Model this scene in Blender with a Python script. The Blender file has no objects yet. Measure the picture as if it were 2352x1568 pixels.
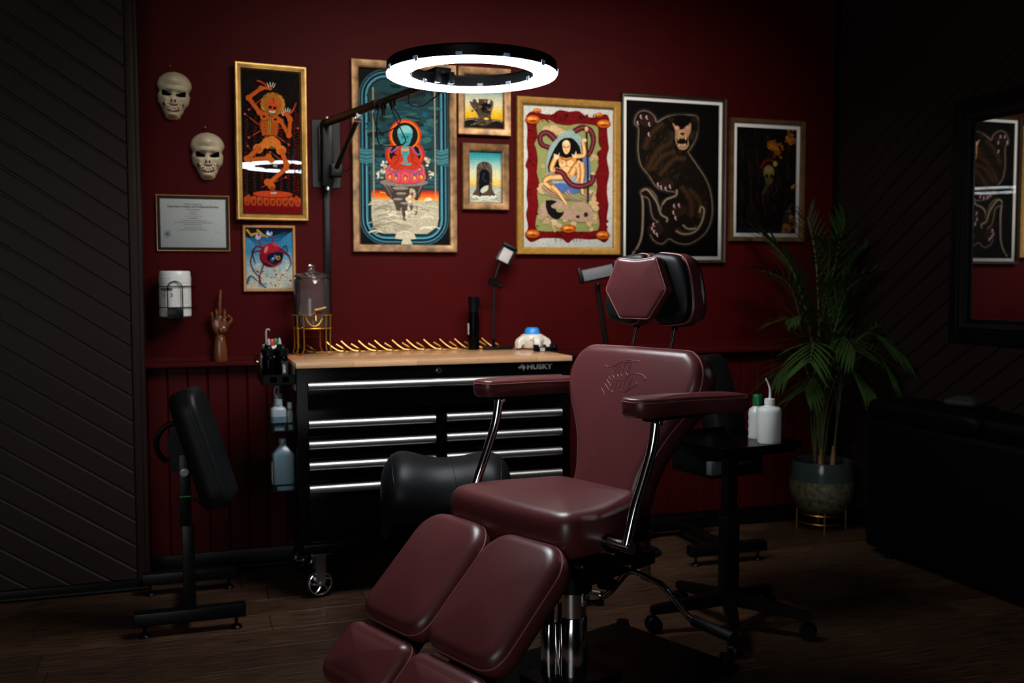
import bpy, bmesh, math, random
from mathutils import Vector as V, Matrix as Mx
from mathutils.bvhtree import BVHTree
random.seed(7)
PI = math.pi
R = math.radians
C = bpy.context.scene.collection

# ------------------------------------------------------------------ camera
cam_d = bpy.data.cameras.new('camera')
cam_d.sensor_width = 36.0
cam_d.lens = 36.0 * 2287 / 2352
cam_d.clip_start = 0.05
cam = bpy.data.objects.new('camera', cam_d)
C.objects.link(cam)
cr = V((0.9494807, -0.31381614, -0.00241567))
cu = V((0.02086657, 0.05544958, 0.99824342))
cf = V((0.31313095, 0.94786327, -0.05919657))
m3 = Mx((cr, cu, -cf)).transposed()
cam.matrix_world = Mx.Translation((0, -4.5672, 1.2767)) @ m3.to_4x4()
cam_d.dof.use_dof = True
cam_d.dof.focus_distance = 2.75
cam_d.dof.aperture_fstop = 3.2
bpy.context.scene.camera = cam

# ------------------------------------------------------------------ world, exposure, ceiling lamps
world = bpy.data.worlds.new('world')
bpy.context.scene.world = world
world.use_nodes = True
world.node_tree.nodes['Background'].inputs[0].default_value = (0.5, 0.55, 0.6, 1)
world.node_tree.nodes['Background'].inputs[1].default_value = 0.0
vs = bpy.context.scene.view_settings
vs.view_transform = 'Standard'
vs.look = 'None'
vs.exposure = 0.0
vs.gamma = 1.0
vs.use_curve_mapping = False
RING_POWER = 60.0

def area(name, loc, size, power, col, target, sy=None):
    d = bpy.data.lights.new(name, 'AREA')
    d.energy = power
    d.color = col
    d.shape = 'RECTANGLE'
    d.size = size
    d.size_y = sy or size
    o = bpy.data.objects.new(name, d)
    C.objects.link(o)
    o.location = loc
    o.rotation_euler = (V(target) - V(loc)).to_track_quat('-Z', 'Y').to_euler()
    return o

area('shop_window_light', (-1.6, -6.3, 1.7), 1.9, 36.0, (0.97, 0.98, 1.0), (-0.2, 0, 1.1), 1.8)
area('wall_washer_light', (1.45, -1.5, 2.70), 2.0, 19, (1.0, 0.93, 0.85), (1.45, 0, 1.50), 0.25).data.spread = R(88)

# ------------------------------------------------------------------ mesh helpers
MT = {}

def lin(h):
    if not isinstance(h, str):
        return tuple(h)[:3]
    h = h.lstrip('#')
    r = []
    for i in (0, 2, 4):
        c = int(h[i:i + 2], 16) / 255
        r.append(c / 12.92 if c <= 0.04045 else ((c + 0.055) / 1.055) ** 2.4)
    return tuple(r)

def xf(bm, vs_, m):
    if m is not None:
        bmesh.ops.transform(bm, matrix=m, verts=vs_)

def rot(rx=0, ry=0, rz=0, loc=(0, 0, 0)):
    return Mx.Translation(loc) @ Mx.Rotation(rz, 4, 'Z') @ Mx.Rotation(ry, 4, 'Y') @ Mx.Rotation(rx, 4, 'X')

def box(bm, c, s, bev=0.0, m=None, seg=2):
    r = bmesh.ops.create_cube(bm, size=1.0)
    vv = r['verts']
    bmesh.ops.scale(bm, vec=s, verts=vv)
    if bev > 0:
        ee = list({e for v in vv for e in v.link_edges})
        rr = bmesh.ops.bevel(bm, geom=ee, offset=min(bev, min(s) * 0.49), segments=seg, affect='EDGES', profile=0.5)
        vv = list({v for f in rr['faces'] for v in f.verts} | {v for v in vv if v.is_valid})
    bmesh.ops.translate(bm, vec=c, verts=vv)
    xf(bm, vv, m)
    return vv

def box2(bm, lo, hi, bev=0.0, m=None, seg=2):
    lo, hi = V(lo), V(hi)
    return box(bm, (lo + hi) / 2, hi - lo, bev, m, seg)

def frame_from(d):
    d = d.normalized()
    a = V((0, 0, 1)) if abs(d.z) < 0.95 else V((1, 0, 0))
    x = d.cross(a).normalized()
    return x, d.cross(x).normalized()

def cyl(bm, p0, p1, r0, r1=None, n=20, cap=True):
    p0, p1 = V(p0), V(p1)
    r1 = r0 if r1 is None else r1
    x, y = frame_from(p1 - p0)
    A = [bm.verts.new(p0 + (x * math.cos(t) + y * math.sin(t)) * r0) for t in [2 * PI * i / n for i in range(n)]]
    B = [bm.verts.new(p1 + (x * math.cos(t) + y * math.sin(t)) * r1) for t in [2 * PI * i / n for i in range(n)]]
    for i in range(n):
        bm.faces.new((A[i], B[i], B[(i + 1) % n], A[(i + 1) % n]))
    if cap:
        bm.faces.new(A)
        bm.faces.new(B[::-1])
    return A + B

def catmull(pts, k=6, closed=False):
    pts = [V(p) for p in pts]
    n = len(pts)
    out = []
    rng = range(n) if closed else range(n - 1)
    for i in rng:
        if closed:
            p0, p1, p2, p3 = pts[(i - 1) % n], pts[i], pts[(i + 1) % n], pts[(i + 2) % n]
        else:
            p0, p1, p2, p3 = pts[max(i - 1, 0)], pts[i], pts[i + 1], pts[min(i + 2, n - 1)]
        for j in range(k):
            t = j / k
            out.append(0.5 * ((2 * p1) + (p2 - p0) * t + (2 * p0 - 5 * p1 + 4 * p2 - p3) * t * t + (3 * p1 - p0 - 3 * p2 + p3) * t ** 3))
    if not closed:
        out.append(pts[-1])
    return out

def tube(bm, pts, r, n=8, closed=False, smooth=0, r_end=None):
    pts = catmull(pts, smooth, closed) if smooth else [V(p) for p in pts]
    m = len(pts)
    rings = []
    x = None
    for i, p in enumerate(pts):
        a = pts[i - 1] if (i > 0 or closed) else pts[i]
        b = pts[(i + 1) % m] if (i < m - 1 or closed) else pts[i]
        d = (b - a).normalized()
        if x is None:
            x, y = frame_from(d)
        else:
            x = (x - d * x.dot(d)).normalized()
            y = d.cross(x)
        rr = r if r_end is None else r + (r_end - r) * i / (m - 1)
        rings.append([bm.verts.new(p + (x * math.cos(t) + y * math.sin(t)) * rr) for t in [2 * PI * k / n for k in range(n)]])
    for i in range(m if closed else m - 1):
        A, B = rings[i], rings[(i + 1) % m]
        off = 0
        if closed and i == m - 1:
            off = min(range(n), key=lambda o: (A[0].co - B[o].co).length)
        for k in range(n):
            bm.faces.new((A[k], A[(k + 1) % n], B[(k + 1 + off) % n], B[(k + off) % n]))
    if not closed:
        bm.faces.new(rings[0][::-1])
        bm.faces.new(rings[-1])

def lathe(bm, prof, n=32, m=None, sx=1.0, sy=1.0):
    vv = []
    rings = []
    for r, z in prof:
        if r < 1e-6:
            ring = [bm.verts.new((0, 0, z))]
        else:
            ring = [bm.verts.new((r * sx * math.cos(2 * PI * i / n), r * sy * math.sin(2 * PI * i / n), z)) for i in range(n)]
        rings.append(ring)
        vv += ring
    for A, B in zip(rings, rings[1:]):
        if len(A) == 1 and len(B) == 1:
            continue
        for i in range(n):
            j = (i + 1) % n
            if len(A) == 1:
                bm.faces.new((A[0], B[j], B[i]))
            elif len(B) == 1:
                bm.faces.new((A[i], A[j], B[0]))
            else:
                bm.faces.new((A[i], A[j], B[j], B[i]))
    if len(rings[0]) > 1:
        bm.faces.new(rings[0][::-1])
    if len(rings[-1]) > 1:
        bm.faces.new(rings[-1])
    xf(bm, vv, m)
    return vv

def ball(bm, c, r, m=None, u=16, v=10):
    rr = bmesh.ops.create_uvsphere(bm, u_segments=u, v_segments=v, radius=1.0)
    vv = rr['verts']
    s = (r, r, r) if not hasattr(r, '__len__') else r
    bmesh.ops.scale(bm, vec=s, verts=vv)
    xf(bm, vv, m)
    bmesh.ops.translate(bm, vec=c, verts=vv)
    return vv

def prism(bm, poly, ext, bev=0.0):
    a = [bm.verts.new(V(p)) for p in poly]
    e = V(ext)
    b = [bm.verts.new(V(p) + e) for p in poly]
    n = len(a)
    f0 = bm.faces.new(a)
    f1 = bm.faces.new(b[::-1])
    sides = [bm.faces.new((a[i], b[i], b[(i + 1) % n], a[(i + 1) % n])) for i in range(n)]
    bmesh.ops.recalc_face_normals(bm, faces=[f0, f1] + sides)
    if bev > 0:
        bmesh.ops.bevel(bm, geom=list(f1.edges), offset=bev, segments=1, affect='EDGES')

def obj(name, bm, m, parent=None, label=None, ang=40, w=False, recalc=False):
    if recalc:
        bmesh.ops.recalc_face_normals(bm, faces=bm.faces[:])
    if w and parent is not None:
        bm.transform(MT[parent.name].inverted())
    me = bpy.data.meshes.new(name)
    bm.to_mesh(me)
    bm.free()
    me.materials.append(m)
    if ang:
        me.polygons.foreach_set('use_smooth', [True] * len(me.polygons))
        me.set_sharp_from_angle(angle=R(ang))
    o = bpy.data.objects.new(name, me)
    C.objects.link(o)
    if parent is not None:
        o.parent = parent
        MT[o.name] = MT[parent.name]
    else:
        MT[o.name] = Mx.Identity(4)
    if label:
        o['label'] = label
    return o

def thing(name, label, cat, loc=(0, 0, 0), rz=0.0, group=None, rx=0.0):
    o = bpy.data.objects.new(name, None)
    o.empty_display_size = 0.05
    C.objects.link(o)
    o.location = loc
    o.rotation_euler = (rx, 0, rz)
    MT[o.name] = rot(rx, 0, rz, loc)
    o['label'] = label
    o['category'] = cat
    if group:
        o['group'] = group
    return o

def tag(o, label, cat, group=None):
    o['label'] = label
    o['category'] = cat
    if group:
        o['group'] = group
    return o

def struct(name, bm, m, ang=30):
    o = obj(name, bm, m, None, None, ang)
    o['kind'] = 'structure'
    return o

def N():
    return bmesh.new()

def dup(o, parent=None, name=None):
    c = o.copy()
    C.objects.link(c)
    if parent is not None:
        c.parent = parent
        MT[c.name] = MT[parent.name]
    return c

# ------------------------------------------------------------------ materials
def mat(name, col, rough=0.5, metal=0.0, bump=0.0, bscale=200.0, var=0.0, vscale=20.0, coat=0.0, spec=0.5,
        alpha=1.0, emit=None, objvar=0.0, stretch=None, sss=0.0, croug=0.08):
    m = bpy.data.materials.new(name)
    m.use_nodes = True
    nt = m.node_tree
    b = nt.nodes['Principled BSDF']
    c = lin(col)
    b.inputs['Base Color'].default_value = (*c, 1)
    b.inputs['Roughness'].default_value = rough
    b.inputs['Metallic'].default_value = metal
    b.inputs['Specular IOR Level'].default_value = spec
    b.inputs['Coat Weight'].default_value = coat
    b.inputs['Coat Roughness'].default_value = croug
    if sss:
        b.inputs['Subsurface Weight'].default_value = sss
        b.inputs['Subsurface Radius'].default_value = (0.01, 0.01, 0.01)
    if emit:
        b.inputs['Emission Color'].default_value = (*lin(emit[0]), 1)
        b.inputs['Emission Strength'].default_value = emit[1]
    co = nt.nodes.new('ShaderNodeTexCoord')
    src = co.outputs['Object']
    if stretch:
        mp = nt.nodes.new('ShaderNodeMapping')
        mp.inputs['Scale'].default_value = stretch
        nt.links.new(src, mp.inputs[0])
        src = mp.outputs[0]
    if var or objvar:
        hs = nt.nodes.new('ShaderNodeMixRGB')
        hs.blend_type = 'MULTIPLY'
        hs.inputs[0].default_value = 1.0
        hs.inputs[1].default_value = (*c, 1)
        val = None
        if var:
            nz = nt.nodes.new('ShaderNodeTexNoise')
            nz.inputs['Scale'].default_value = vscale
            nz.inputs['Detail'].default_value = 5
            nt.links.new(src, nz.inputs['Vector'])
            mr = nt.nodes.new('ShaderNodeMapRange')
            mr.inputs[1].default_value = 0.3
            mr.inputs[2].default_value = 0.7
            mr.inputs[3].default_value = 1 - var
            mr.inputs[4].default_value = 1 + var
            nt.links.new(nz.outputs[0], mr.inputs[0])
            val = mr.outputs[0]
        if objvar:
            oi = nt.nodes.new('ShaderNodeObjectInfo')
            m2 = nt.nodes.new('ShaderNodeMapRange')
            m2.inputs[3].default_value = 1 - objvar
            m2.inputs[4].default_value = 1 + objvar
            nt.links.new(oi.outputs['Random'], m2.inputs[0])
            if val:
                mu = nt.nodes.new('ShaderNodeMath')
                mu.operation = 'MULTIPLY'
                nt.links.new(val, mu.inputs[0])
                nt.links.new(m2.outputs[0], mu.inputs[1])
                val = mu.outputs[0]
            else:
                val = m2.outputs[0]
        nt.links.new(val, hs.inputs[2])
        nt.links.new(hs.outputs[0], b.inputs['Base Color'])
    if bump:
        nz = nt.nodes.new('ShaderNodeTexNoise')
        nz.inputs['Scale'].default_value = bscale
        nz.inputs['Detail'].default_value = 3
        nt.links.new(src, nz.inputs['Vector'])
        bp = nt.nodes.new('ShaderNodeBump')
        bp.inputs['Strength'].default_value = bump
        bp.inputs['Distance'].default_value = 0.002
        nt.links.new(nz.outputs[0], bp.inputs['Height'])
        nt.links.new(bp.outputs[0], b.inputs['Normal'])
    return m

def glass_mat(name, tint=(1, 1, 1), refl=0.0, rough=0.0, veil=None, veil_w=0.0, ior=1.5):
    m = bpy.data.materials.new(name)
    m.use_nodes = True
    nt = m.node_tree
    nt.nodes.clear()
    out = nt.nodes.new('ShaderNodeOutputMaterial')
    tr = nt.nodes.new('ShaderNodeBsdfTransparent')
    tr.inputs[0].default_value = (*tint, 1)
    gl = nt.nodes.new('ShaderNodeBsdfGlossy')
    gl.inputs['Roughness'].default_value = rough
    fr = nt.nodes.new('ShaderNodeFresnel')
    fr.inputs['IOR'].default_value = ior
    mx = nt.nodes.new('ShaderNodeMixShader')
    base = tr.outputs[0]
    if veil:
        df = nt.nodes.new('ShaderNodeBsdfDiffuse')
        df.inputs[0].default_value = (*veil, 1)
        m0 = nt.nodes.new('ShaderNodeMixShader')
        m0.inputs[0].default_value = veil_w
        nt.links.new(tr.outputs[0], m0.inputs[1])
        nt.links.new(df.outputs[0], m0.inputs[2])
        base = m0.outputs[0]
    nt.links.new(fr.outputs[0], mx.inputs[0])
    nt.links.new(base, mx.inputs[1])
    nt.links.new(gl.outputs[0], mx.inputs[2])
    nt.links.new(mx.outputs[0], out.inputs[0])
    return m

def attr_mat(name, rough=0.6, lo=0.85, hi=1.3):
    m = bpy.data.materials.new(name)
    m.use_nodes = True
    nt = m.node_tree
    b = nt.nodes['Principled BSDF']
    b.inputs['Roughness'].default_value = rough
    b.inputs['Specular IOR Level'].default_value = 0.04
    a = nt.nodes.new('ShaderNodeAttribute')
    a.attribute_name = 'Col'
    nz = nt.nodes.new('ShaderNodeTexNoise')
    nz.inputs['Scale'].default_value = 140
    nz.inputs['Detail'].default_value = 6
    co = nt.nodes.new('ShaderNodeTexCoord')
    nt.links.new(co.outputs['Object'], nz.inputs['Vector'])
    mr = nt.nodes.new('ShaderNodeMapRange')
    mr.inputs[1].default_value = 0.3
    mr.inputs[2].default_value = 0.7
    mr.inputs[3].default_value = lo
    mr.inputs[4].default_value = hi
    nt.links.new(nz.outputs[0], mr.inputs[0])
    mx = nt.nodes.new('ShaderNodeMixRGB')
    mx.blend_type = 'MULTIPLY'
    mx.inputs[0].default_value = 1
    nt.links.new(a.outputs['Color'], mx.inputs[1])
    nt.links.new(mr.outputs[0], mx.inputs[2])
    nt.links.new(mx.outputs[0], b.inputs['Base Color'])
    return m

M = {}
M['red_wall'] = mat('red_wall_paint', (0.046, 0.0020, 0.0026), 0.55, bump=0.35, bscale=90, var=0.06, vscale=6, spec=0.05)
M['red_board'] = mat('red_board_paint', (0.044, 0.0022, 0.0028), 0.5, bump=0.08, bscale=60, objvar=0.06, spec=0.1)
M['brown_board'] = mat('brown_board_paint', (0.0185, 0.0105, 0.0080), 0.48, bump=0.1, bscale=80, objvar=0.06, spec=0.14)
M['brown_wall'] = mat('brown_wall_paint', (0.015, 0.010, 0.008), 0.5, bump=0.1)
M['black_trim'] = mat('black_trim_paint', (0.0030, 0.0030, 0.0034), 0.4, spec=0.15)
M['ceiling'] = mat('ceiling_paint', (0.02, 0.017, 0.015), 0.8)
M['plank'] = mat('dark_oak_plank', (0.056, 0.028, 0.0148), 0.45, bump=0.15, bscale=40, var=0.8, vscale=9, objvar=0.3, stretch=(0.9, 14, 1), spec=0.3)
M['leather'] = mat('maroon_leather', (0.102, 0.0225, 0.0245), 0.34, bump=0.10, bscale=420, var=0.05, vscale=5, spec=0.6)
M['leather_seam'] = mat('maroon_piping', (0.30, 0.10, 0.10), 0.4)
M['black_leather'] = mat('black_leather', (0.0055, 0.006, 0.0066), 0.45, bump=0.10, bscale=420, spec=0.2)
M['bench'] = mat('black_bench_vinyl', (0.002, 0.002, 0.0022), 0.5, spec=0.1)
M['chrome'] = mat('chrome', (0.75, 0.75, 0.76), 0.11, 1.0)
M['alu'] = mat('brushed_aluminium', (0.46, 0.46, 0.47), 0.37, 1.0)
M['steel'] = mat('zinc_steel', (0.5, 0.5, 0.5), 0.3, 1.0)
M['brass'] = mat('brass', (0.40, 0.225, 0.06), 0.36, 1.0)
M['gold_wire'] = mat('gold_wire', (0.62, 0.30, 0.04), 0.35, 0.85)
M['black_metal'] = mat('black_powder_coat', (0.0022, 0.0022, 0.0026), 0.38, bump=0.05, bscale=600, spec=0.25)
M['black_gloss'] = mat('black_gloss_paint', (0.0010, 0.0010, 0.0012), 0.2, spec=0.07)
M['black_plastic'] = mat('black_plastic', (0.0026, 0.0026, 0.0030), 0.36, spec=0.14)
M['rubber'] = mat('black_rubber', (0.003, 0.003, 0.003), 0.6, spec=0.2)
M['gold_frame'] = mat('gold_leaf_frame', (0.50, 0.29, 0.075), 0.36, 0.55, bump=0.3, bscale=150, var=0.18, vscale=30, stretch=(1, 1, 1))
M['antique_gold'] = mat('antique_gold_frame', (0.36, 0.185, 0.030), 0.4, 0.45, bump=0.3, bscale=150, var=0.25, vscale=40)
M['bronze_frame'] = mat('burnished_bronze_frame', (0.20, 0.105, 0.040), 0.38, 0.45, bump=0.2, bscale=60, var=0.65, vscale=24)
M['dark_frame'] = mat('dark_walnut_frame', (0.030, 0.017, 0.010), 0.35, var=0.3)
M['dull_gold'] = mat('dull_gold_frame', (0.12, 0.070, 0.025), 0.45, 0.4, var=0.3)
M['pine_frame'] = mat('orange_wood_frame', (0.42, 0.19, 0.055), 0.4, var=0.2, vscale=30)
M['mat_board'] = mat('white_mount_board', (0.86, 0.85, 0.81), 0.8)
M['black_mat'] = mat('black_mount_board', (0.006, 0.006, 0.006), 0.7)
M['art'] = attr_mat('printed_art')
M['art_plain'] = attr_mat('printed_paper', lo=0.94, hi=1.0)
M['cert_ink'] = mat('certificate_ink', (0.06, 0.06, 0.06), 0.7)
M['pane'] = glass_mat('picture_glass')
M['jar'] = glass_mat('jar_glass', (0.985, 0.985, 0.985), veil=(0.8, 0.75, 0.75), veil_w=0.035)
M['mirror'] = mat('mirror_silver', (0.50, 0.50, 0.50), 0.015, 1.0)
M['bone'] = mat('aged_bone_paint', (0.52, 0.44, 0.30), 0.28, bump=0.1, bscale=30, var=0.18, vscale=25, coat=0.25)
M['tooth'] = mat('ivory_paint', (0.55, 0.45, 0.28), 0.3)
M['mask_red'] = mat('mask_red_paint', (0.16, 0.018, 0.018), 0.35)
M['mask_chin'] = mat('mask_ochre_paint', (0.36, 0.20, 0.06), 0.4)
M['void'] = mat('dark_cavity', (0.001, 0.001, 0.001), 0.9, spec=0.0)
M['white_plastic'] = mat('white_plastic', (0.66, 0.66, 0.64), 0.3)
M['cream_plastic'] = mat('cream_plastic', (0.66, 0.62, 0.53), 0.35)
M['blue_plastic'] = mat('blue_plastic', (0.01, 0.24, 0.66), 0.4)
M['green_plastic'] = mat('green_plastic', (0.0, 0.12, 0.035), 0.35)
M['red_plastic'] = mat('red_plastic', (0.45, 0.012, 0.012), 0.35)
M['orange'] = mat('orange_rubber', (0.55, 0.08, 0.01), 0.5)
M['milky'] = mat('milky_polyethylene', (0.27, 0.31, 0.33), 0.35)
M['frosted'] = mat('lit_milky_polyethylene', (0.78, 0.80, 0.77), 0.35)  # lighter copy of the milky plastic; brighter light on the wash bottle painted in
M['blue_liquid'] = mat('blue_alcohol_bottle', (0.10, 0.155, 0.185), 0.22, var=0.08, vscale=15)
M['clear_plastic'] = glass_mat('clear_plastic', (0.8, 0.86, 0.88), veil=(0.5, 0.6, 0.62), veil_w=0.25)
M['paper'] = mat('label_paper', (0.5, 0.5, 0.47), 0.7)
M['ink'] = mat('label_ink', (0.03, 0.03, 0.035), 0.6)
M['grey_ink'] = mat('label_grey_ink', (0.28, 0.28, 0.27), 0.6)
M['red_ink'] = mat('label_red_ink', (0.35, 0.02, 0.05), 0.6)
M['mannequin'] = mat('varnished_wood', (0.12, 0.034, 0.009), 0.28, var=0.25, vscale=12, stretch=(6, 6, 1), coat=0.3)
M['copper'] = mat('copper', (0.65, 0.25, 0.12), 0.25, 1.0)
M['badge'] = mat('grey_badge_print', (0.12, 0.115, 0.11), 0.45)
M['lamp_panel'] = mat('lamp_diffuser_off', (0.30, 0.27, 0.26), 0.5)
M['grey_pad'] = mat('grey_foam_pad', (0.075, 0.08, 0.088), 0.6)
M['dark_fabric'] = mat('dark_grey_fabric', (0.02, 0.021, 0.022), 0.8)
M['ring_face'] = mat('ring_lamp_diffuser', (0.8, 0.8, 0.8), 0.4, emit=((0.90, 0.96, 1.0), RING_POWER))
M['clip'] = glass_mat('clear_clip', (0.8, 0.88, 0.95), veil=(0.5, 0.6, 0.7), veil_w=0.35)
M['pot_glaze'] = mat('dark_green_glaze', (0.030, 0.045, 0.042), 0.15)
M['pot_rough'] = mat('speckled_stoneware', (0.085, 0.072, 0.042), 0.5, bump=1.0, bscale=45, var=0.7, vscale=45)
M['soil'] = mat('potting_soil', (0.012, 0.008, 0.005), 0.9, bump=1.0, bscale=60)
M['leaf'] = mat('palm_leaf', (0.023, 0.052, 0.012), 0.4, objvar=0.4, spec=0.35)
M['stem'] = mat('palm_cane', (0.060, 0.072, 0.018), 0.45, objvar=0.2)
M['husk'] = mat('palm_husk', (0.26, 0.13, 0.045), 0.7)
M['green_mark'] = mat('green_mark', (0.02, 0.35, 0.05), 0.5)

def butcher_block():
    m = mat('butcher_block', (0.46, 0.25, 0.125), 0.2)
    nt = m.node_tree
    b = nt.nodes['Principled BSDF']
    co = nt.nodes.new('ShaderNodeTexCoord')
    br = nt.nodes.new('ShaderNodeTexBrick')
    br.inputs['Scale'].default_value = 1.0
    br.inputs['Brick Width'].default_value = 0.26
    br.inputs['Row Height'].default_value = 0.042
    br.inputs['Mortar Size'].default_value = 0.0006
    br.inputs['Color1'].default_value = (0.66, 0.385, 0.215, 1)
    br.inputs['Color2'].default_value = (0.52, 0.285, 0.150, 1)
    br.inputs['Mortar'].default_value = (0.28, 0.14, 0.06, 1)
    br.offset = 0.37
    nt.links.new(co.outputs['Object'], br.inputs['Vector'])
    mp = nt.nodes.new('ShaderNodeMapping')
    mp.inputs['Scale'].default_value = (3, 60, 60)
    nz = nt.nodes.new('ShaderNodeTexNoise')
    nz.inputs['Scale'].default_value = 3
    nz.inputs['Detail'].default_value = 5
    nt.links.new(co.outputs['Object'], mp.inputs[0])
    nt.links.new(mp.outputs[0], nz.inputs['Vector'])
    mr = nt.nodes.new('ShaderNodeMapRange')
    mr.inputs[3].default_value = 0.8
    mr.inputs[4].default_value = 1.2
    nt.links.new(nz.outputs[0], mr.inputs[0])
    mx = nt.nodes.new('ShaderNodeMixRGB')
    mx.blend_type = 'MULTIPLY'
    mx.inputs[0].default_value = 1
    nt.links.new(br.outputs['Color'], mx.inputs[1])
    nt.links.new(mr.outputs[0], mx.inputs[2])
    nt.links.new(mx.outputs[0], b.inputs['Base Color'])
    return m
M['butcher'] = butcher_block()

def text_bm(s, size, bold=0.0, shear=0.0, align='CENTER', ext=0.0, width=None):
    """flat lettering in the XY plane, centred on the origin"""
    cu_ = bpy.data.curves.new('t', 'FONT')
    cu_.body = s
    cu_.size = size
    cu_.offset = bold
    cu_.shear = shear
    cu_.extrude = ext
    cu_.align_x = align
    cu_.align_y = 'CENTER'
    cu_.resolution_u = 3
    o = bpy.data.objects.new('t', cu_)
    C.objects.link(o)
    dg = bpy.context.evaluated_depsgraph_get()
    me = bpy.data.meshes.new_from_object(o.evaluated_get(dg))
    bm = N()
    bm.from_mesh(me)
    bpy.data.objects.remove(o)
    bpy.data.curves.remove(cu_)
    bpy.data.meshes.remove(me)
    if width:
        xs = [v.co.x for v in bm.verts]
        k = width / (max(xs) - min(xs))
        for v in bm.verts:
            v.co.x *= k
    return bm

def join(bm, other):
    me = bpy.data.meshes.new('j')
    other.to_mesh(me)
    other.free()
    bm.from_mesh(me)
    bpy.data.meshes.remove(me)

def rrect(w, h, r, n=5):
    out = []
    for cx_, cy_, a0 in ((w / 2 - r, h / 2 - r, 0), (-w / 2 + r, h / 2 - r, 90), (-w / 2 + r, -h / 2 + r, 180), (w / 2 - r, -h / 2 + r, 270)):
        for i in range(n + 1):
            a = R(a0 + 90 * i / n)
            out.append((cx_ + r * math.cos(a), cy_ + r * math.sin(a)))
    return out

def resample(pts, n):
    pts = [V((p[0], p[1], 0)) for p in pts]
    L = [0]
    m = len(pts)
    for i in range(m):
        L.append(L[-1] + (pts[(i + 1) % m] - pts[i]).length)
    out = []
    j = 0
    for k in range(n):
        t = L[-1] * k / n
        while L[j + 1] < t:
            j += 1
        f = (t - L[j]) / max(L[j + 1] - L[j], 1e-9)
        out.append(pts[j].lerp(pts[(j + 1) % m], f))
    return out

def inset(pts, d):
    n = len(pts)
    out = []
    for i in range(n):
        a, b, c = pts[i - 2], pts[i], pts[(i + 2) % n]
        t = (c - a).normalized()
        out.append(b + V((-t.y, t.x, 0)) * d)
    return out

def pad(outline, th, crown=0.012, e=0.025, n=72, m=None, flare=0.0, steps=5, crown_pow=2.0):
    """upholstered cushion: outline (counter-clockwise) in XY, bottom at z=0, domed top"""
    P_ = resample(outline, n)
    bm = N()
    rows = [(0.012, 0.0), (0.003, 0.006), (0.0 - flare * 0.5, th * 0.5), (0.0, th - e)]
    for k in range(1, steps + 1):
        a = R(90 * k / steps)
        rows.append((e * (1 - math.cos(a)), th - e + e * math.sin(a)))
    cen = sum(P_, V((0, 0, 0))) / n
    rings = []
    for d, z in rows:
        q = inset(P_, d)
        rings.append([bm.verts.new((p.x, p.y, z)) for p in q])
    last = inset(P_, e)
    for s in (0.92, 0.8, 0.62, 0.42, 0.2):
        rings.append([bm.verts.new((cen.x + (p.x - cen.x) * s, cen.y + (p.y - cen.y) * s, th + crown * (1 - s ** crown_pow))) for p in last])
    for A, B in zip(rings, rings[1:]):
        for i in range(n):
            bm.faces.new((A[i], A[(i + 1) % n], B[(i + 1) % n], B[i]))
    bm.faces.new(rings[0][::-1])
    t = bm.verts.new((cen.x, cen.y, th + crown))
    for i in range(n):
        bm.faces.new((rings[-1][i], rings[-1][(i + 1) % n], t))
    if m is not None:
        bm.transform(m)
    return bm

def piping(outline, z, r, off=0.0, n=72, m=None, bm=None):
    bm = bm or N()
    q = inset(resample(outline, n), off)
    tube(bm, [(m @ V((p.x, p.y, z))) if m is not None else V((p.x, p.y, z)) for p in q], r, 6, closed=True)
    return bm

def clip_strip(poly, nrm, lo, hi):
    """clip a 2-D polygon to lo <= nrm.p <= hi"""
    def cut(pl, f):
        out = []
        for i in range(len(pl)):
            a, b = pl[i], pl[(i + 1) % len(pl)]
            fa, fb = f(a), f(b)
            if fa >= 0:
                out.append(a)
            if (fa > 0) != (fb > 0) and abs(fa - fb) > 1e-12:
                t = fa / (fa - fb)
                out.append((a[0] + (b[0] - a[0]) * t, a[1] + (b[1] - a[1]) * t))
        return out
    p = cut(poly, lambda q: nrm[0] * q[0] + nrm[1] * q[1] - lo)
    if len(p) < 3:
        return []
    p = cut(p, lambda q: hi - nrm[0] * q[0] - nrm[1] * q[1])
    res = []
    for q in p:
        if not res or (abs(q[0] - res[-1][0]) + abs(q[1] - res[-1][1])) > 1e-4:
            res.append(q)
    if len(res) > 2 and abs(res[0][0] - res[-1][0]) + abs(res[0][1] - res[-1][1]) < 1e-4:
        res.pop()
    return res if len(res) > 2 else []
# ------------------------------------------------------------------ room shell
XL, XR, YF, ZC = -2.6, 3.344, -6.8, 2.76
PX = -0.159                                   # right edge of the projecting dark panelled wall
bm = N(); box2(bm, (XL, YF, -0.12), (XR + 0.12, 0.12, -0.012))
floor = struct('floor', bm, M['black_trim'])
bm = N(); box2(bm, (XL, YF, ZC), (XR + 0.12, 0.12, ZC + 0.1))
struct('ceiling', bm, M['ceiling'])
bm = N(); box2(bm, (PX - 0.02, 0.0, 0), (XR + 0.12, 0.12, ZC))
wall_back = struct('wall_back', bm, M['red_wall'])
bm = N(); box2(bm, (XL, -0.188, 0), (PX, 0.0, ZC))
wall_left = struct('wall_left', bm, M['brown_wall'])
bm = N(); box2(bm, (XR, YF, 0), (XR + 0.12, 0.0, ZC))
wall_right = struct('wall_right', bm, M['brown_wall'])
bm = N(); box2(bm, (XL - 0.1, YF, 0), (XL, -0.188, ZC))
struct('wall_side', bm, M['brown_wall'])
bm = N(); box2(bm, (XL - 0.1, YF - 0.12, 0), (XR + 0.12, YF, ZC))
struct('wall_front', bm, M['ceiling'])

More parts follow.
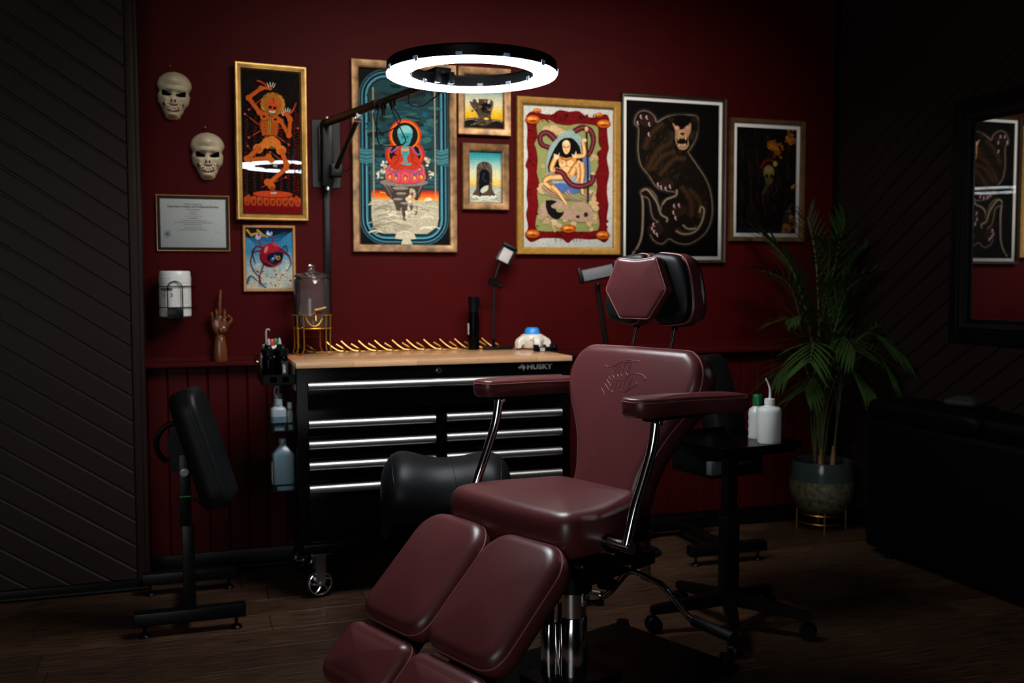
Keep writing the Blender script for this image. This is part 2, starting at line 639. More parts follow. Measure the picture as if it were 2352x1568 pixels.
# floor planks, joints recessed
W_, y0 = 0.18, -0.014
row = 0
y = -0.14
edges = [0.0] + [-0.14 - 0.18 * i for i in range(17)]
for k in range(len(edges) - 1):
    ya, yb = edges[k], edges[k + 1]
    x = XL + {2: 0.0}.get(k, random.uniform(-0.9, 0.0))
    if k == 2:
        x = 0.305 - 1.22 * 3
    while x < XR:
        x1 = x + 1.22
        a, b = max(x, XL), min(x1, XR)
        if b - a > 0.02 and b > -1.6:
            bm = N()
            box2(bm, (a + 0.0012, yb + 0.0012, -0.012), (b - 0.0012, ya - 0.0012, random.uniform(-0.0004, 0.0)), 0.0007, seg=1)
            obj('plank', bm, M['plank'], floor, ang=30)
        x = x1

# diagonal boards on the projecting wall (falling to the right)
k_ = 0.67
nl = math.hypot(k_, 1)
nrm = (k_ / nl, 1 / nl)
pitch = 0.1032 / nl
rect = [(-1.3, 0.045), (PX - 0.042, 0.045), (PX - 0.042, ZC), (-1.3, ZC)]
off0 = (2.3436 + k_ * -0.65) / nl
lo_all = (0.0 + k_ * -1.3) / nl
i0 = int((lo_all - off0) / pitch) - 1
i1 = int(((ZC + k_ * PX) / nl - off0) / pitch) + 1
for i in range(i0, i1):
    p = clip_strip(rect, nrm, off0 + i * pitch + 0.0018, off0 + (i + 1) * pitch - 0.0018)
    if p:
        bm = N()
        prism(bm, [(q[0], -0.188, q[1]) for q in p], (0, -0.012, 0), 0.005)
        obj('board', bm, M['brown_board'], wall_left, ang=20)
bm = N()
box2(bm, (PX - 0.042, -0.206, 0.0), (PX - 0.012, -0.186, ZC), 0.003)
box2(bm, (PX - 0.012, -0.200, 0.0), (PX + 0.004, 0.0, ZC), 0.003)
struct('trim_1', bm, M['brown_board'])
bm = N()
box2(bm, (-1.6, -0.206, 0.0), (PX - 0.01, -0.186, 0.045), 0.003)
tube(bm, [(-1.6, -0.209, 0.010), (PX, -0.209, 0.010)], 0.009, 8)
struct('baseboard_left', bm, M['black_trim'])

# diagonal boards on the right wall (rising towards the viewer)
rect = [(-2.9, 0.0), (-0.03, 0.0), (-0.03, ZC), (-2.9, ZC)]
lo_all = 0.0 + k_ * -2.9
i0, i1 = int(lo_all / nl / pitch) - 1, int((ZC - 0.0) / nl / pitch) + 1
for i in range(i0, i1 + 1):
    p = clip_strip(rect, (k_ / nl, 1 / nl), i * pitch + 0.0018, (i + 1) * pitch - 0.0018)
    if p:
        bm = N()
        prism(bm, [(XR, q[0], q[1]) for q in p], (-0.012, 0, 0), 0.005)
        obj('board', bm, M['brown_board'], wall_right, ang=20)
bm = N(); box2(bm, (XR - 0.024, -0.03, 0.0), (XR, 0.0, ZC), 0.004)
struct('trim_2', bm, M['black_trim'])

# red tongue-and-groove wainscot with rail and baseboard
bw = 0.0838
x = PX + 0.004
while x < XR - 0.03:
    x1 = min(x + bw, XR - 0.025)
    bm = N()
    prism(bm, [(x + 0.001, 0, 0.085), (x1 - 0.001, 0, 0.085), (x1 - 0.001, 0, 0.912), (x + 0.001, 0, 0.912)], (0, -0.014, 0), 0.005)
    obj('board', bm, M['red_board'], wall_back, ang=20)
    x = x1
bm = N()
prof = [(0.0, 0.962), (-0.012, 0.956), (-0.012, 0.944), (-0.022, 0.936), (-0.064, 0.935), (-0.069, 0.930), (-0.069, 0.918), (-0.064, 0.912), (-0.02, 0.908), (0.0, 0.908)]
xa, xb = PX + 0.004, XR - 0.025
prism(bm, [(xa, p[0], p[1]) for p in prof], (xb - xa, 0, 0))
struct('trim_3', bm, M['red_board'])
bm = N()
box2(bm, (PX + 0.004, -0.020, 0.0), (XR - 0.02, 0.0, 0.088), 0.004)
tube(bm, [(PX + 0.004, -0.021, 0.012), (XR - 0.02, -0.021, 0.012)], 0.012, 10)
struct('baseboard_back', bm, M['black_trim'])
bm = N(); box2(bm, (XR - 0.022, -5.0, 0.0), (XR, -0.02, 0.09), 0.004)
struct('baseboard_right', bm, M['black_trim'])

# mirror with a wide black frame on the right wall
def frame_sweep(bm, w, h, prof, mt):
    """mitred frame; prof = (inset from outer edge, height) pairs; front is +Z of mt"""
    rings = []
    for d, z in prof:
        x, y = w / 2 - d, h / 2 - d
        rings.append([bm.verts.new(mt @ V(q)) for q in ((-x, -y, z), (x, -y, z), (x, y, z), (-x, y, z))])
    for A, B in zip(rings, rings[1:]):
        for i in range(4):
            bm.faces.new((A[i], A[(i + 1) % 4], B[(i + 1) % 4], B[i]))

mw_, mh_ = 1.12, 1.075
my, mz = -0.895 - mw_ / 2, 1.542
mir = thing('wall_mirror', 'tall mirror in a wide stepped black frame on dark panelled wall', 'mirror', (XR - 0.012, my, mz - mh_ / 2))
Tm = Mx.Translation((XR - 0.012, my, mz)) @ Mx(((0, 0, -1, 0), (-1, 0, 0, 0), (0, 1, 0, 0), (0, 0, 0, 1)))
bm = N()
frame_sweep(bm, mw_, mh_, [(0, 0), (0, 0.03), (0.045, 0.036), (0.05, 0.028), (0.062, 0.028), (0.068, 0.034), (0.08, 0.028), (0.092, 0.026), (0.096, 0.02), (0.105, 0.02), (0.108, 0.008)], Tm)
obj('frame', bm, M['black_trim'], mir, w=True, recalc=True)
bm = N()
x, y = mw_ / 2 - 0.1, mh_ / 2 - 0.1
vv = [bm.verts.new(Tm @ V(q)) for q in ((-x, -y, 0.009), (x, -y, 0.009), (x, y, 0.009), (-x, y, 0.009))]
bm.faces.new(vv)
vv = [bm.verts.new(Tm @ V(q)) for q in ((-x, -y, 0.003), (x, -y, 0.003), (x, y, 0.003), (-x, y, 0.003))]
bm.faces.new(vv[::-1])
obj('mirror_glass', bm, M['mirror'], mir, w=True, ang=0)
# ------------------------------------------------------------------ framed pictures
class Art:
    """flat print: coloured shapes layered a hair apart; coordinates are in the picture's own drawing grid"""
    def __init__(s, quad, w, h):
        s.q, s.w, s.h = quad, w, h            # quad = TL, TR, BR, BL of the sheet in the drawing grid
        s.bm = N()
        s.col = s.bm.loops.layers.float_color.new('Col')
        s.k = 0
        s.poly([quad[0], quad[1], quad[2], quad[3]], '#000000')
    def P(s, p):
        (ax, ay), (bx, by), (cx, cy), (dx, dy) = s.q
        u, v = 0.5, 0.5
        for _ in range(4):
            xl, xr = ax + (dx - ax) * v, bx + (cx - bx) * v
            u = (p[0] - xl) / (xr - xl)
            yt, yb = ay + (by - ay) * u, dy + (cy - dy) * u
            v = (p[1] - yt) / (yb - yt)
        u, v = min(max(u, 0), 1), min(max(v, 0), 1)
        return V(((u - 0.5) * s.w, 0.0004 + s.k * 0.00002, (0.5 - v) * s.h))
    def face(s, vs_, c):
        try:
            f = s.bm.faces.new(vs_)
        except ValueError:
            return
        for l in f.loops:
            l[s.col] = (*c, 1)
    def poly(s, pts, c, sm=0):
        if sm:
            pts = [(p.x, p.y) for p in catmull([(p[0], p[1], 0) for p in pts], sm, True)]
        c = lin(c)
        pts = [s.P(p) for p in pts]
        vs_ = [s.bm.verts.new((p.x, -p.y, p.z)) for p in pts]
        s.face(vs_, c)
        s.k += 1
    def ell(s, x, y, rx, ry, c, a=0, n=20):
        ca, sa = math.cos(R(a)), math.sin(R(a))
        s.poly([(x + rx * math.cos(t) * ca - ry * math.sin(t) * sa, y + rx * math.cos(t) * sa + ry * math.sin(t) * ca) for t in [2 * PI * i / n for i in range(n)]], c)
    def st(s, pts, w, c, sm=4, w2=None):
        """brush stroke of width w tapering to w2"""
        if len(pts) > 2 and sm:
            pts = [(p.x, p.y) for p in catmull([(p[0], p[1], 0) for p in pts], sm)]
        c = lin(c)
        w2 = w if w2 is None else w2
        n = len(pts)
        L, Rr = [], []
        for i, p in enumerate(pts):
            a, b = pts[max(i - 1, 0)], pts[min(i + 1, n - 1)]
            t = V((b[0] - a[0], b[1] - a[1], 0))
            if t.length < 1e-6:
                continue
            t.normalize()
            ww = (w + (w2 - w) * i / (n - 1)) / 2
            for S_, sg in ((L, 1), (Rr, -1)):
                q = s.P((p[0] - t.y * ww * sg, p[1] + t.x * ww * sg))
                S_.append(s.bm.verts.new((q.x, -q.y, q.z)))
        for i in range(len(L) - 1):
            s.face((L[i], L[i + 1], Rr[i + 1], Rr[i]), c)
        s.k += 1
    def grad(s, x0, y0, x1, y1, cols, n=14):
        cs = [lin(c) for c in cols]
        for i in range(n):
            t = i / (n - 1) * (len(cs) - 1)
            j = min(int(t), len(cs) - 2)
            f = t - j
            c = tuple(cs[j][k] * (1 - f) + cs[j + 1][k] * f for k in range(3))
            a, b = y0 + (y1 - y0) * i / n, y0 + (y1 - y0) * (i + 1) / n
            s.poly([(x0, a), (x1, a), (x1, b), (x0, b)], c)
    def done(s, parent, depth, name='print', m='art'):
        s.bm.normal_update()
        for f in s.bm.faces:
            if f.normal.y > 0:
                f.normal_flip()
        s.bm.transform(Mx.Translation((0, -depth, 0)))
        return obj(name, s.bm, M[m], parent, ang=0)

def picture(name, label, x0, z0, x1, z1, fw, prof, fm, cat='picture', mat_w=0.0, mat_m=None, tilt=0.0, yaw=0.0, group=None, glass=True, gd=0.016):
    """frame thing centred on its rectangle, origin on the wall; returns thing, sheet width, sheet height"""
    w, h = x1 - x0, z1 - z0
    t = thing(name, label, cat, ((x0 + x1) / 2, -0.0195 if tilt else -0.0005, (z0 + z1) / 2), yaw, group, rx=tilt)
    Tm = Mx(((1, 0, 0, 0), (0, 0, -1, 0), (0, 1, 0, 0), (0, 0, 0, 1)))
    bm = N()
    frame_sweep(bm, w, h, [(0, 0.0)] + prof + [(fw, 0.004)], Tm)
    obj('frame', bm, fm, t, recalc=True)
    sw, sh = w - 2 * fw, h - 2 * fw
    if mat_w:
        bm = N()
        frame_sweep(bm, sw, sh, [(-0.002, 0.006), (mat_w - 0.001, 0.006), (mat_w, 0.0045)], Tm)
        obj('mount_board', bm, mat_m or M['mat_board'], t)
    bm = N()
    box2(bm, (-w / 2 + 0.006, -0.003, -h / 2 + 0.006), (w / 2 - 0.006, -0.001, h / 2 - 0.006))
    obj('backing_board', bm, M['black_mat'], t)
    if glass:
        bm = N()
        vv = [bm.verts.new(q) for q in ((-sw / 2 - 0.002, -gd, -sh / 2 - 0.002), (sw / 2 + 0.002, -gd, -sh / 2 - 0.002), (sw / 2 + 0.002, -gd, sh / 2 + 0.002), (-sw / 2 - 0.002, -gd, sh / 2 + 0.002))]
        bm.faces.new(vv)
        obj('glass_pane', bm, M['pane'], t, ang=0)
    return t, sw - 2 * mat_w, sh - 2 * mat_w

rnd = random.Random(3)
GOLD = [(0, 0.020), (0.004, 0.026), (0.010, 0.026), (0.012, 0.022), (0.017, 0.024), (0.019, 0.020), (0.024, 0.022), (0.026, 0.017)]
FLAT = [(0, 0.024), (0.003, 0.027), (0.028, 0.024), (0.033, 0.020), (0.0355, 0.018)]

# --- dancing skeleton
t, w, h = picture('framed_painting', 'tall gold framed painting of a dancing orange skeleton on black', 0.229, 1.552, 0.542, 2.233, 0.030, GOLD, M['gold_frame'], tilt=R(0.05), yaw=R(6.2))
A = Art([(30, 40), (637, 68), (662, 1515), (65, 1512)], w, h)
A.poly([(30, 40), (637, 68), (662, 1515), (65, 1512)], '#0b0706')
for i in range(26):
    A.st([(60 + 22 * i, 90 + rnd.random() * 260), (75 + 22 * i + rnd.random() * 40, 100 + rnd.random() * 280)], 26, '#150d09')
for x in (80, 98, 165, 182, 240, 258, 300, 440, 452, 515, 530, 575, 590, 612, 628):
    yy = 430 + rnd.random() * 120
    while yy < 1330:
        A.st([(x + rnd.random() * 8, yy), (x + rnd.random() * 8 - 3, yy + 17)], 7, rnd.choice(['#6a100c', '#54100c', '#7c150f']))
        yy += 24 + rnd.random() * 16
A.poly([(62, 1360), (658, 1362), (662, 1515), (65, 1512)], '#7d0a0d')
A.poly([(62, 1440), (660, 1445), (662, 1515), (65, 1512)], '#680809')
B_, B2, BD = '#b5531c', '#c66a25', '#5c1f0c'
for i in range(9):
    xx = 100 + i * 65
    A.poly([(xx - 42, 1350 + 6 * abs(i - 4)), (xx, 1325), (xx + 42, 1350 + 6 * abs(i - 4)), (xx + 25, 1430), (xx - 25, 1430)], '#3a0d08', 3)
    A.poly([(xx - 34, 1360), (xx, 1335), (xx + 34, 1360), (xx + 20, 1425), (xx - 20, 1425)], '#b0451c', 3)
    A.poly([(xx - 16, 1385), (xx, 1368), (xx + 16, 1385), (xx + 8, 1418), (xx - 8, 1418)], '#7a2410', 3)
A.poly([(85, 1380), (105, 1315), (140, 1350), (130, 1400)], '#a03c16', 3)
A.poly([(635, 1380), (612, 1320), (580, 1350), (590, 1400)], '#a03c16', 3)
A.ell(362, 1318, 208, 36, '#7a200e')
A.ell(362, 1310, 205, 32, '#b5401a')
for a, b in (((110, 455), (230, 350)), ((70, 500), (215, 605)), ((112, 738), (245, 655)), ((620, 628), (420, 632)), ((525, 800), (395, 712)), ((100, 825), (215, 980)), ((330, 880), (480, 980)), ((495, 1135), (250, 1240))):
    A.st([a, b], 15, '#9c3a1c', w2=9)
    A.st([a, ((a[0] * 2 + b[0]) / 3, (a[1] * 2 + b[1]) / 3)], 13, '#3a2012')
    A.ell(a[0], a[1], 11, 11, '#c0432a')
A.st([(190, 155), (250, 175), (320, 230)], 18, '#a83a1c', w2=14)
A.st([(515, 495), (570, 440), (602, 365)], 26, '#b5401f', w2=6)
for i in range(16):
    a = 2 * PI * i / 16
    A.ell(355 + 98 * math.cos(a), 390 + 92 * math.sin(a), 32, 30, rnd.choice(['#a4691f', '#8c5518', '#b57a2c']))
A.ell(355, 390, 100, 95, '#9c6420')
def bone(p, q, r, c=B_):
    A.st([p, q], r * 1.25, BD)
    A.st([p, q], r, c)
    A.ell(p[0], p[1], r * 0.8, r * 0.75, c)
    A.ell(q[0], q[1], r * 0.8, r * 0.75, c)
bone((220, 480), (108, 335), 40); bone((108, 330), (235, 232), 36); bone((240, 228), (325, 230), 28)
bone((440, 560), (525, 705), 36); bone((528, 700), (538, 545), 36); bone((530, 525), (485, 475), 36)
for x, y, dx in ((310, 195, -8), (328, 188, 0), (345, 190, 10), (360, 200, 14)):
    A.st([(x, y + 22), (x + dx, y - 8), (x + dx * 2 - 6, y - 24)], 9, '#d8d2c4', w2=2)
for x, y, dx in ((470, 455, -6), (488, 440, 0), (506, 438, 8), (522, 450, 12), (465, 485, -14)):
    A.st([(x, y + 20), (x + dx, y - 6), (x + dx, y - 20)], 9, '#d8d2c4', w2=2)
A.poly([(225, 565), (315, 500), (415, 570), (412, 690), (360, 730), (270, 725), (225, 650)], '#7c300f', 3)
for i in range(6):
    yy = 580 + i * 24
    A.st([(318, yy), (265, yy - 8), (228 + i * 5, yy + 14)], 14, B_)
    A.st([(322, yy), (378, yy - 8), (412 - i * 4, yy + 14)], 14, B_)
A.ell(265, 515, 42, 45, B_); A.ell(265, 518, 16, 13, '#140805'); A.ell(390, 545, 48, 38, B_); A.ell(382, 545, 17, 13, '#140805')
A.st([(322, 520), (318, 700)], 26, '#b08a38'); A.st([(322, 520), (318, 700), (345, 820)], 9, '#2c3010')
bone((300, 780), (205, 850), 66, B2); bone((205, 850), (95, 955), 44); bone((95, 965), (300, 945), 38); bone((315, 925), (345, 965), 40)
bone((385, 790), (445, 860), 66, B2); bone((450, 870), (500, 1000), 44); bone((495, 1045), (330, 1190), 40); bone((305, 1190), (345, 1230), 48)
A.poly([(250, 790), (320, 725), (380, 725), (440, 800), (380, 835), (345, 815), (300, 850)], B2, 3)
A.ell(350, 838, 30, 13, '#4a4a18')
A.st([(340, 1235), (370, 1295)], 40, '#7c3413', w2=56)
for i in range(5):
    A.st([(345 + 12 * i, 1290), (343 + 12 * i, 1312)], 8, '#d0cabc', w2=4)
    A.st([(365 + 9 * i, 1005), (368 + 8 * i, 1035)], 6, '#d0cabc', w2=2)
A.ell(358, 395, 66, 62, '#c04a1e'); A.poly([(300, 420), (420, 415), (392, 485), (330, 488)], '#b04418', 3)
A.ell(328, 422, 17, 18, '#1a0806'); A.ell(375, 430, 16, 17, '#1a0806'); A.st([(360, 330), (365, 385)], 13, '#40200c', w2=3)
A.poly([(305, 448), (345, 468), (395, 452), (372, 490), (335, 490)], '#2a0a08', 2)
for i in range(9):
    A.ell(318 + i * 8, 459 + 7 * math.sin(i * 0.4), 4.5, 6, '#d8d0bd'); A.ell(326 + i * 6.5, 474 + 4 * math.sin(i * 0.4), 4, 5, '#d8d0bd')
A.done(t, 0.005)

# --- certificate
t, w, h = picture('framed_certificate', 'white printed certificate in a thin gilt and black frame', -0.101, 1.4155, 0.2025, 1.657, 0.0045, [(0, 0.012), (0.0015, 0.014), (0.0035, 0.013)], M['pine_frame'], 'certificate', mat_w=0.012, mat_m=M['black_mat'], gd=0.009)
A = Art([(0, 0), (1000, 0), (1000, 744), (0, 744)], w, h)
A.poly([(0, 0), (1000, 0), (1000, 744), (0, 744)], '#c4c6c2')
A.ell(103, 540, 55, 56, '#8f9293'); A.ell(103, 540, 45, 46, '#b6b8b6'); A.ell(103, 540, 29, 27, '#7a7d7f'); A.st([(85, 520), (103, 560), (121, 520)], 8, '#5c5f62')
A.st([(820, 520), (850, 490), (870, 525), (895, 495), (930, 510)], 5, '#9fa1a0')
for yy, a, b, c in ((160, 385, 615, '#6f7270'), (196, 430, 575, '#8f9290'), (228, 440, 565, '#7a7d7b'), (262, 370, 640, '#9a9d9b'), (294, 435, 575, '#6f7270')):
    xx = a
    while xx < b:
        ln = 10 + rnd.random() * 16
        A.st([(xx, yy), (min(xx + ln, b), yy)], 10, c)
        xx += ln + 5
yy = 330
for k, (a, b) in enumerate(((300, 720), (200, 810), (360, 640), (360, 640), (290, 720))):
    xx = a
    while xx < b:
        ln = 14 + rnd.random() * 30
        A.st([(xx, yy), (min(xx + ln, b), yy)], 8, '#7f8280')
        xx += ln + 9
    yy += 32 if k != 2 else 46
pr = A.done(t, 0.0036, m='art_plain')
for s_, z_, wd, sz, bo in (('The State of Wisconsin', 80, 270, 0.009, 0.0001), ('Department of Safety and Professional Services', 118, 780, 0.012, 0.0003)):
    bm = text_bm(s_, sz, bold=bo, width=wd / 1000 * w)
    bm.transform(Mx.Translation((0.0, -0.0047, h / 2 - z_ / 744 * h)) @ Mx.Rotation(R(90), 4, 'X'))
    obj('lettering', bm, M['cert_ink'], pr, ang=0)

# --- red spider crab
t, w, h = picture('framed_painting', 'small orange wood framed painting of a red bug-eyed crab on snow', 0.2565, 1.2385, 0.4835, 1.532, 0.013, [(0, 0.016), (0.003, 0.019), (0.010, 0.018)], M['pine_frame'], gd=0.011)
A = Art([(658, 1092), (952, 1092), (962, 1468), (666, 1468)], w, h)
A.grad(640, 1088, 980, 1475, ['#0e1c2e', '#2a7099', '#5a9fbe', '#a9c4c6', '#d6d2bf', '#e0d8bd'], 18)
A.poly([(655, 1088), (960, 1088), (960, 1125), (900, 1112), (830, 1140), (760, 1120), (700, 1150), (655, 1140)], '#111c2c', 2)
A.poly([(870, 1180), (960, 1110), (965, 1190), (900, 1230)], '#3b86ab', 3)
A.poly([(660, 1150), (720, 1200), (690, 1260), (658, 1240)], '#4c96b8', 3)
for p in (((665, 1100), (700, 1135), (740, 1110)), ((690, 1140), (720, 1125), (770, 1145)), ((730, 1100), (765, 1130), (800, 1150))):
    A.st(p, 14, '#d99a2b', w2=4)
for i in range(60):
    x, y = 660 + rnd.random() * 300, 1290 + rnd.random() * 175
    A.ell(x, y, 5 + rnd.random() * 14, 3 + rnd.random() * 6, rnd.choice(['#e8e2cf', '#cfd6d2', '#b7cdd2', '#d8cba8', '#8fb5c4']))
for i in range(26):
    A.ell(690 + rnd.random() * 260, 1350 + rnd.random() * 105, 2 + rnd.random() * 7, 2 + rnd.random() * 4, rnd.choice(['#9c3a2a', '#b06048', '#7a1f22']))
A.st([(665, 1440), (690, 1390), (735, 1420)], 20, '#2f7896', w2=6)
LG = '#6e2a3a'
for p in (((770, 1235), (715, 1240), (690, 1300), (720, 1370), (755, 1392)), ((780, 1300), (765, 1340), (745, 1390)), ((745, 1385), (755, 1430), (775, 1455)), ((890, 1240), (930, 1260), (948, 1310), (930, 1350)), ((880, 1215), (925, 1250), (940, 1270)), ((765, 1215), (725, 1205), (700, 1255), (690, 1290))):
    A.st(p, 12, LG, w2=5)
for p in (((720, 1215), (700, 1240), (720, 1310)), ((895, 1215), (915, 1200), (925, 1240))):
    A.st(p, 6, '#151520')
A.st([(760, 1440), (770, 1450), (790, 1462)], 8, '#215f80')
A.ell(822, 1262, 76, 74, '#5a1020'); A.ell(820, 1250, 72, 66, '#9a1830'); A.ell(822, 1212, 48, 30, '#b32437'); A.ell(788, 1225, 10, 24, '#d9836f', 20); A.ell(850, 1195, 22, 9, '#c44850', 20)
A.poly([(795, 1262), (845, 1240), (895, 1245), (890, 1285), (845, 1310), (805, 1305)], '#141d30', 3)
A.ell(866, 1275, 13, 14, '#d8a028'); A.ell(868, 1276, 6, 7, '#201408'); A.ell(828, 1288, 13, 13, '#355f8a'); A.ell(846, 1270, 9, 14, '#4d82a8'); A.ell(832, 1280, 6, 6, '#c9d6d8')
A.st([(800, 1300), (840, 1325), (890, 1300)], 9, '#a8382c')
A.st([(760, 1205), (750, 1180), (738, 1155)], 13, '#7c4a64'); A.st([(826, 1180), (830, 1150), (815, 1130)], 11, '#6d3f58')
A.ell(738, 1143, 17, 22, '#b9b3c9', 20); A.ell(742, 1133, 6, 8, '#26203a'); A.ell(808, 1122, 20, 18, '#9db4d4'); A.ell(812, 1110, 10, 8, '#20284a'); A.ell(800, 1126, 8, 7, '#e2e6ea')
A.done(t, 0.005)

# --- meditating skull-faced monk
t, w, h = picture('framed_painting', 'large bronze framed print of a robed teal skull figure on a floating rock', 0.741, 1.4175, 1.2315, 2.2855, 0.0355, FLAT, M['bronze_frame'], gd=0.013, glass=False)
A = Art([(18, 8), (795, 58), (795, 1540), (22, 1540)], w, h)
A.poly([(18, 8), (795, 58), (795, 1540), (22, 1540)], '#0b0e10')
def rr(x0, y0, x1, y1, r):
    return [((x0 + x1) / 2 + p[0], (y0 + y1) / 2 + p[1]) for p in rrect(x1 - x0, y1 - y0, r, 6)]
for i, c in enumerate(['#2b4d58', '#0d1214', '#3f7686', '#16282e', '#0a0e10', '#4f93a6', '#2d5967', '#0c1113', '#1e3a40']):
    d = i * 11
    A.poly(rr(20 + d, 20 + d, 795 - d, 1545 - d, 225 - d), c)
A.poly(rr(118, 118, 702, 1450, 150), '#1d3c40')
sky = ['#1a2c2e', '#21464a', '#2c565c', '#1f454c', '#28525c']
for i in range(150):
    x, y = 140 + rnd.random() * 540, 170 + rnd.random() * 880
    A.ell(x, y, 25 + rnd.random() * 60, 7 + rnd.random() * 20, rnd.choice(['#16292b', '#1c3a3e', '#244c50', '#2f5c5e', '#1a4350', '#355f58', '#14201f', '#1d5166']) if y > 300 else rnd.choice(['#131c1d', '#182829', '#1f3434']), rnd.uniform(-12, 12))
A.poly([(20, 700), (140, 720), (140, 830), (22, 820)], '#2b5a62'); A.poly([(690, 740), (795, 700), (795, 860), (690, 850)], '#2b5a62')
for y in (715, 735, 770, 800, 820):
    A.st([(22, y), (80, y + 12), (150, y - 4)], 9, '#467e86'); A.st([(670, y), (730, y + 14), (794, y - 6)], 9, '#467e86')
for i in range(10):
    A.st([(120, 930 + i * 14), (250, 925 + i * 14), (700, 932 + i * 14)], 5, rnd.choice(['#2d5862', '#386c76', '#1f4650']))
A.grad(119, 1066, 702, 1160, ['#7c2a17', '#d0421a', '#e0701c', '#d99a30'], 8)
for i in range(8):
    A.st([(120 + i * 70, 1080 + rnd.random() * 50), (200 + i * 70, 1082 + rnd.random() * 50)], 7, rnd.choice(['#e8581c', '#b8381a', '#e8a040']))
A.ell(612, 1162, 36, 34, '#d8c8a4')
A.poly([(119, 1140), (250, 1145), (420, 1160), (702, 1158), (702, 1300), (690, 1380), (600, 1445), (220, 1445), (135, 1390), (119, 1300)], '#a9a18a')
for i in range(70):
    x, y = 135 + rnd.random() * 530, 1165 + rnd.random() * 270
    A.st([(x - 60, y + 10), (x, y - 8), (x + 55, y + 8)], 5 + rnd.random() * 12, rnd.choice(['#b8b096', '#cfc7ad', '#948d78', '#877f6a', '#c4bb9e']))
A.poly([(330, 1440), (480, 1440), (505, 1490), (450, 1495), (470, 1540), (370, 1540), (385, 1495), (315, 1490)], '#b5ad95')
for p in (((140, 180), (140, 1130)), ((672, 200), (675, 1140))):
    A.st(p, 12, '#8d8671')
A.poly([(178, 975), (280, 925), (540, 920), (620, 880), (612, 960), (520, 1150), (500, 1155), (450, 1080), (415, 1180), (300, 1150), (250, 1110)], '#3b322d')
for p in (((200, 990), (260, 1060), (290, 1130)), ((250, 1010), (300, 1080)), ((560, 1000), (520, 1100)), ((330, 1060), (420, 1060)), ((480, 1050), (500, 1130)), ((230, 1000), (420, 1030), (600, 960))):
    A.st(p, 14, '#6d6259', w2=6)
A.ell(400, 1000, 210, 35, '#7d7267'); A.ell(370, 1050, 70, 14, '#857a6d')
for x, y, w_, h_ in ((375, 1095, 90, 60), (345, 1145, 85, 100), (400, 1180, 64, 150), (460, 1190, 34, 50), (497, 1205, 42, 75)):
    A.poly([(x - w_ / 2, y), (x + w_ / 2, y), (x + w_ / 4, y + h_), (x - w_ / 8, y + h_)], '#453b35'); A.ell(x, y, w_ / 2, 10, '#8a7e70')
for x0, y0 in ((215, 880), (240, 840), (190, 940), (600, 820), (635, 930), (470, 1090), (440, 1140), (480, 1250), (430, 1280)):
    for i in range(8):
        A.ell(x0 + rnd.uniform(-22, 22), y0 + rnd.uniform(-34, 34), 6 + rnd.random() * 9, 6 + rnd.random() * 11, rnd.choice(['#bcb49a', '#a59d85', '#d0c8ae']))
for i in range(26):
    a = 2 * PI * i / 26
    A.ell(410 + 155 * math.cos(a), 760 + 118 * math.sin(a), 18, 24, '#b52a1c', math.degrees(a)); A.ell(410 + 128 * math.cos(a), 595 + 128 * math.sin(a), 14, 20, '#c5361c', math.degrees(a))
A.ell(410, 760, 150, 118, '#d0561c'); A.ell(410, 760, 138, 106, '#15100e')
A.ell(410, 595, 126, 126, '#e0781e'); A.ell(410, 595, 113, 113, '#17110e')
A.poly([(255, 850), (300, 880), (410, 860), (540, 880), (570, 850), (580, 960), (500, 1010), (330, 1005), (245, 950)], '#b8404c', 2)
for x, y, a in ((275, 940, 30), (330, 950, 10), (410, 955, 0), (490, 950, -10), (550, 940, -30), (290, 880, 40), (540, 880, -40)):
    A.ell(x, y, 34, 46, '#c9545c', a); A.ell(x, y + 6, 20, 30, '#a52c38', a); A.ell(x, y + 12, 11, 17, '#e0a22a', a)
for p in (((270, 880), (320, 920), (360, 890)), ((560, 880), (500, 925), (450, 890)), ((300, 905), (340, 930), (330, 960)), ((540, 900), (500, 935), (470, 940))):
    A.st(p, 15, '#7a4a78')
A.poly([(345, 690), (470, 690), (510, 760), (540, 830), (530, 880), (430, 890), (410, 850), (390, 890), (295, 885), (280, 830), (315, 760)], '#b0301c', 3)
for p in (((330, 760), (350, 800), (310, 850)), ((490, 760), (470, 810), (515, 850)), ((370, 700), (360, 780)), ((450, 700), (470, 780))):
    A.st(p, 7, '#7c1a10')
A.st([(355, 690), (300, 740), (330, 770), (280, 730), (275, 705)], 14, '#7e5585'); A.st([(460, 690), (520, 760), (545, 735), (530, 720)], 14, '#7e5585')
A.poly([(380, 690), (440, 690), (445, 750), (425, 780), (430, 820), (465, 840), (440, 855), (365, 835), (395, 815), (390, 770), (375, 745)], '#3f9499', 2)
A.st([(375, 718), (440, 718)], 20, '#d98a24'); A.st([(380, 760), (440, 760)], 4, '#1d5a62'); A.st([(385, 740), (436, 740)], 4, '#1d5a62'); A.st([(350, 830), (470, 828)], 8, '#bb4420')
A.ell(410, 565, 66, 56, '#64aeae'); A.poly([(352, 580), (468, 580), (462, 630), (440, 675), (382, 675), (360, 630)], '#3d9398', 3); A.ell(412, 540, 50, 32, '#7cc0bc')
A.ell(390, 608, 13, 14, '#1f666f'); A.ell(430, 608, 13, 14, '#1f666f'); A.poly([(410, 618), (418, 634), (402, 634)], '#1c5c66'); A.st([(385, 650), (410, 656), (437, 650)], 6, '#1f666f')
A.done(t, 0.005)

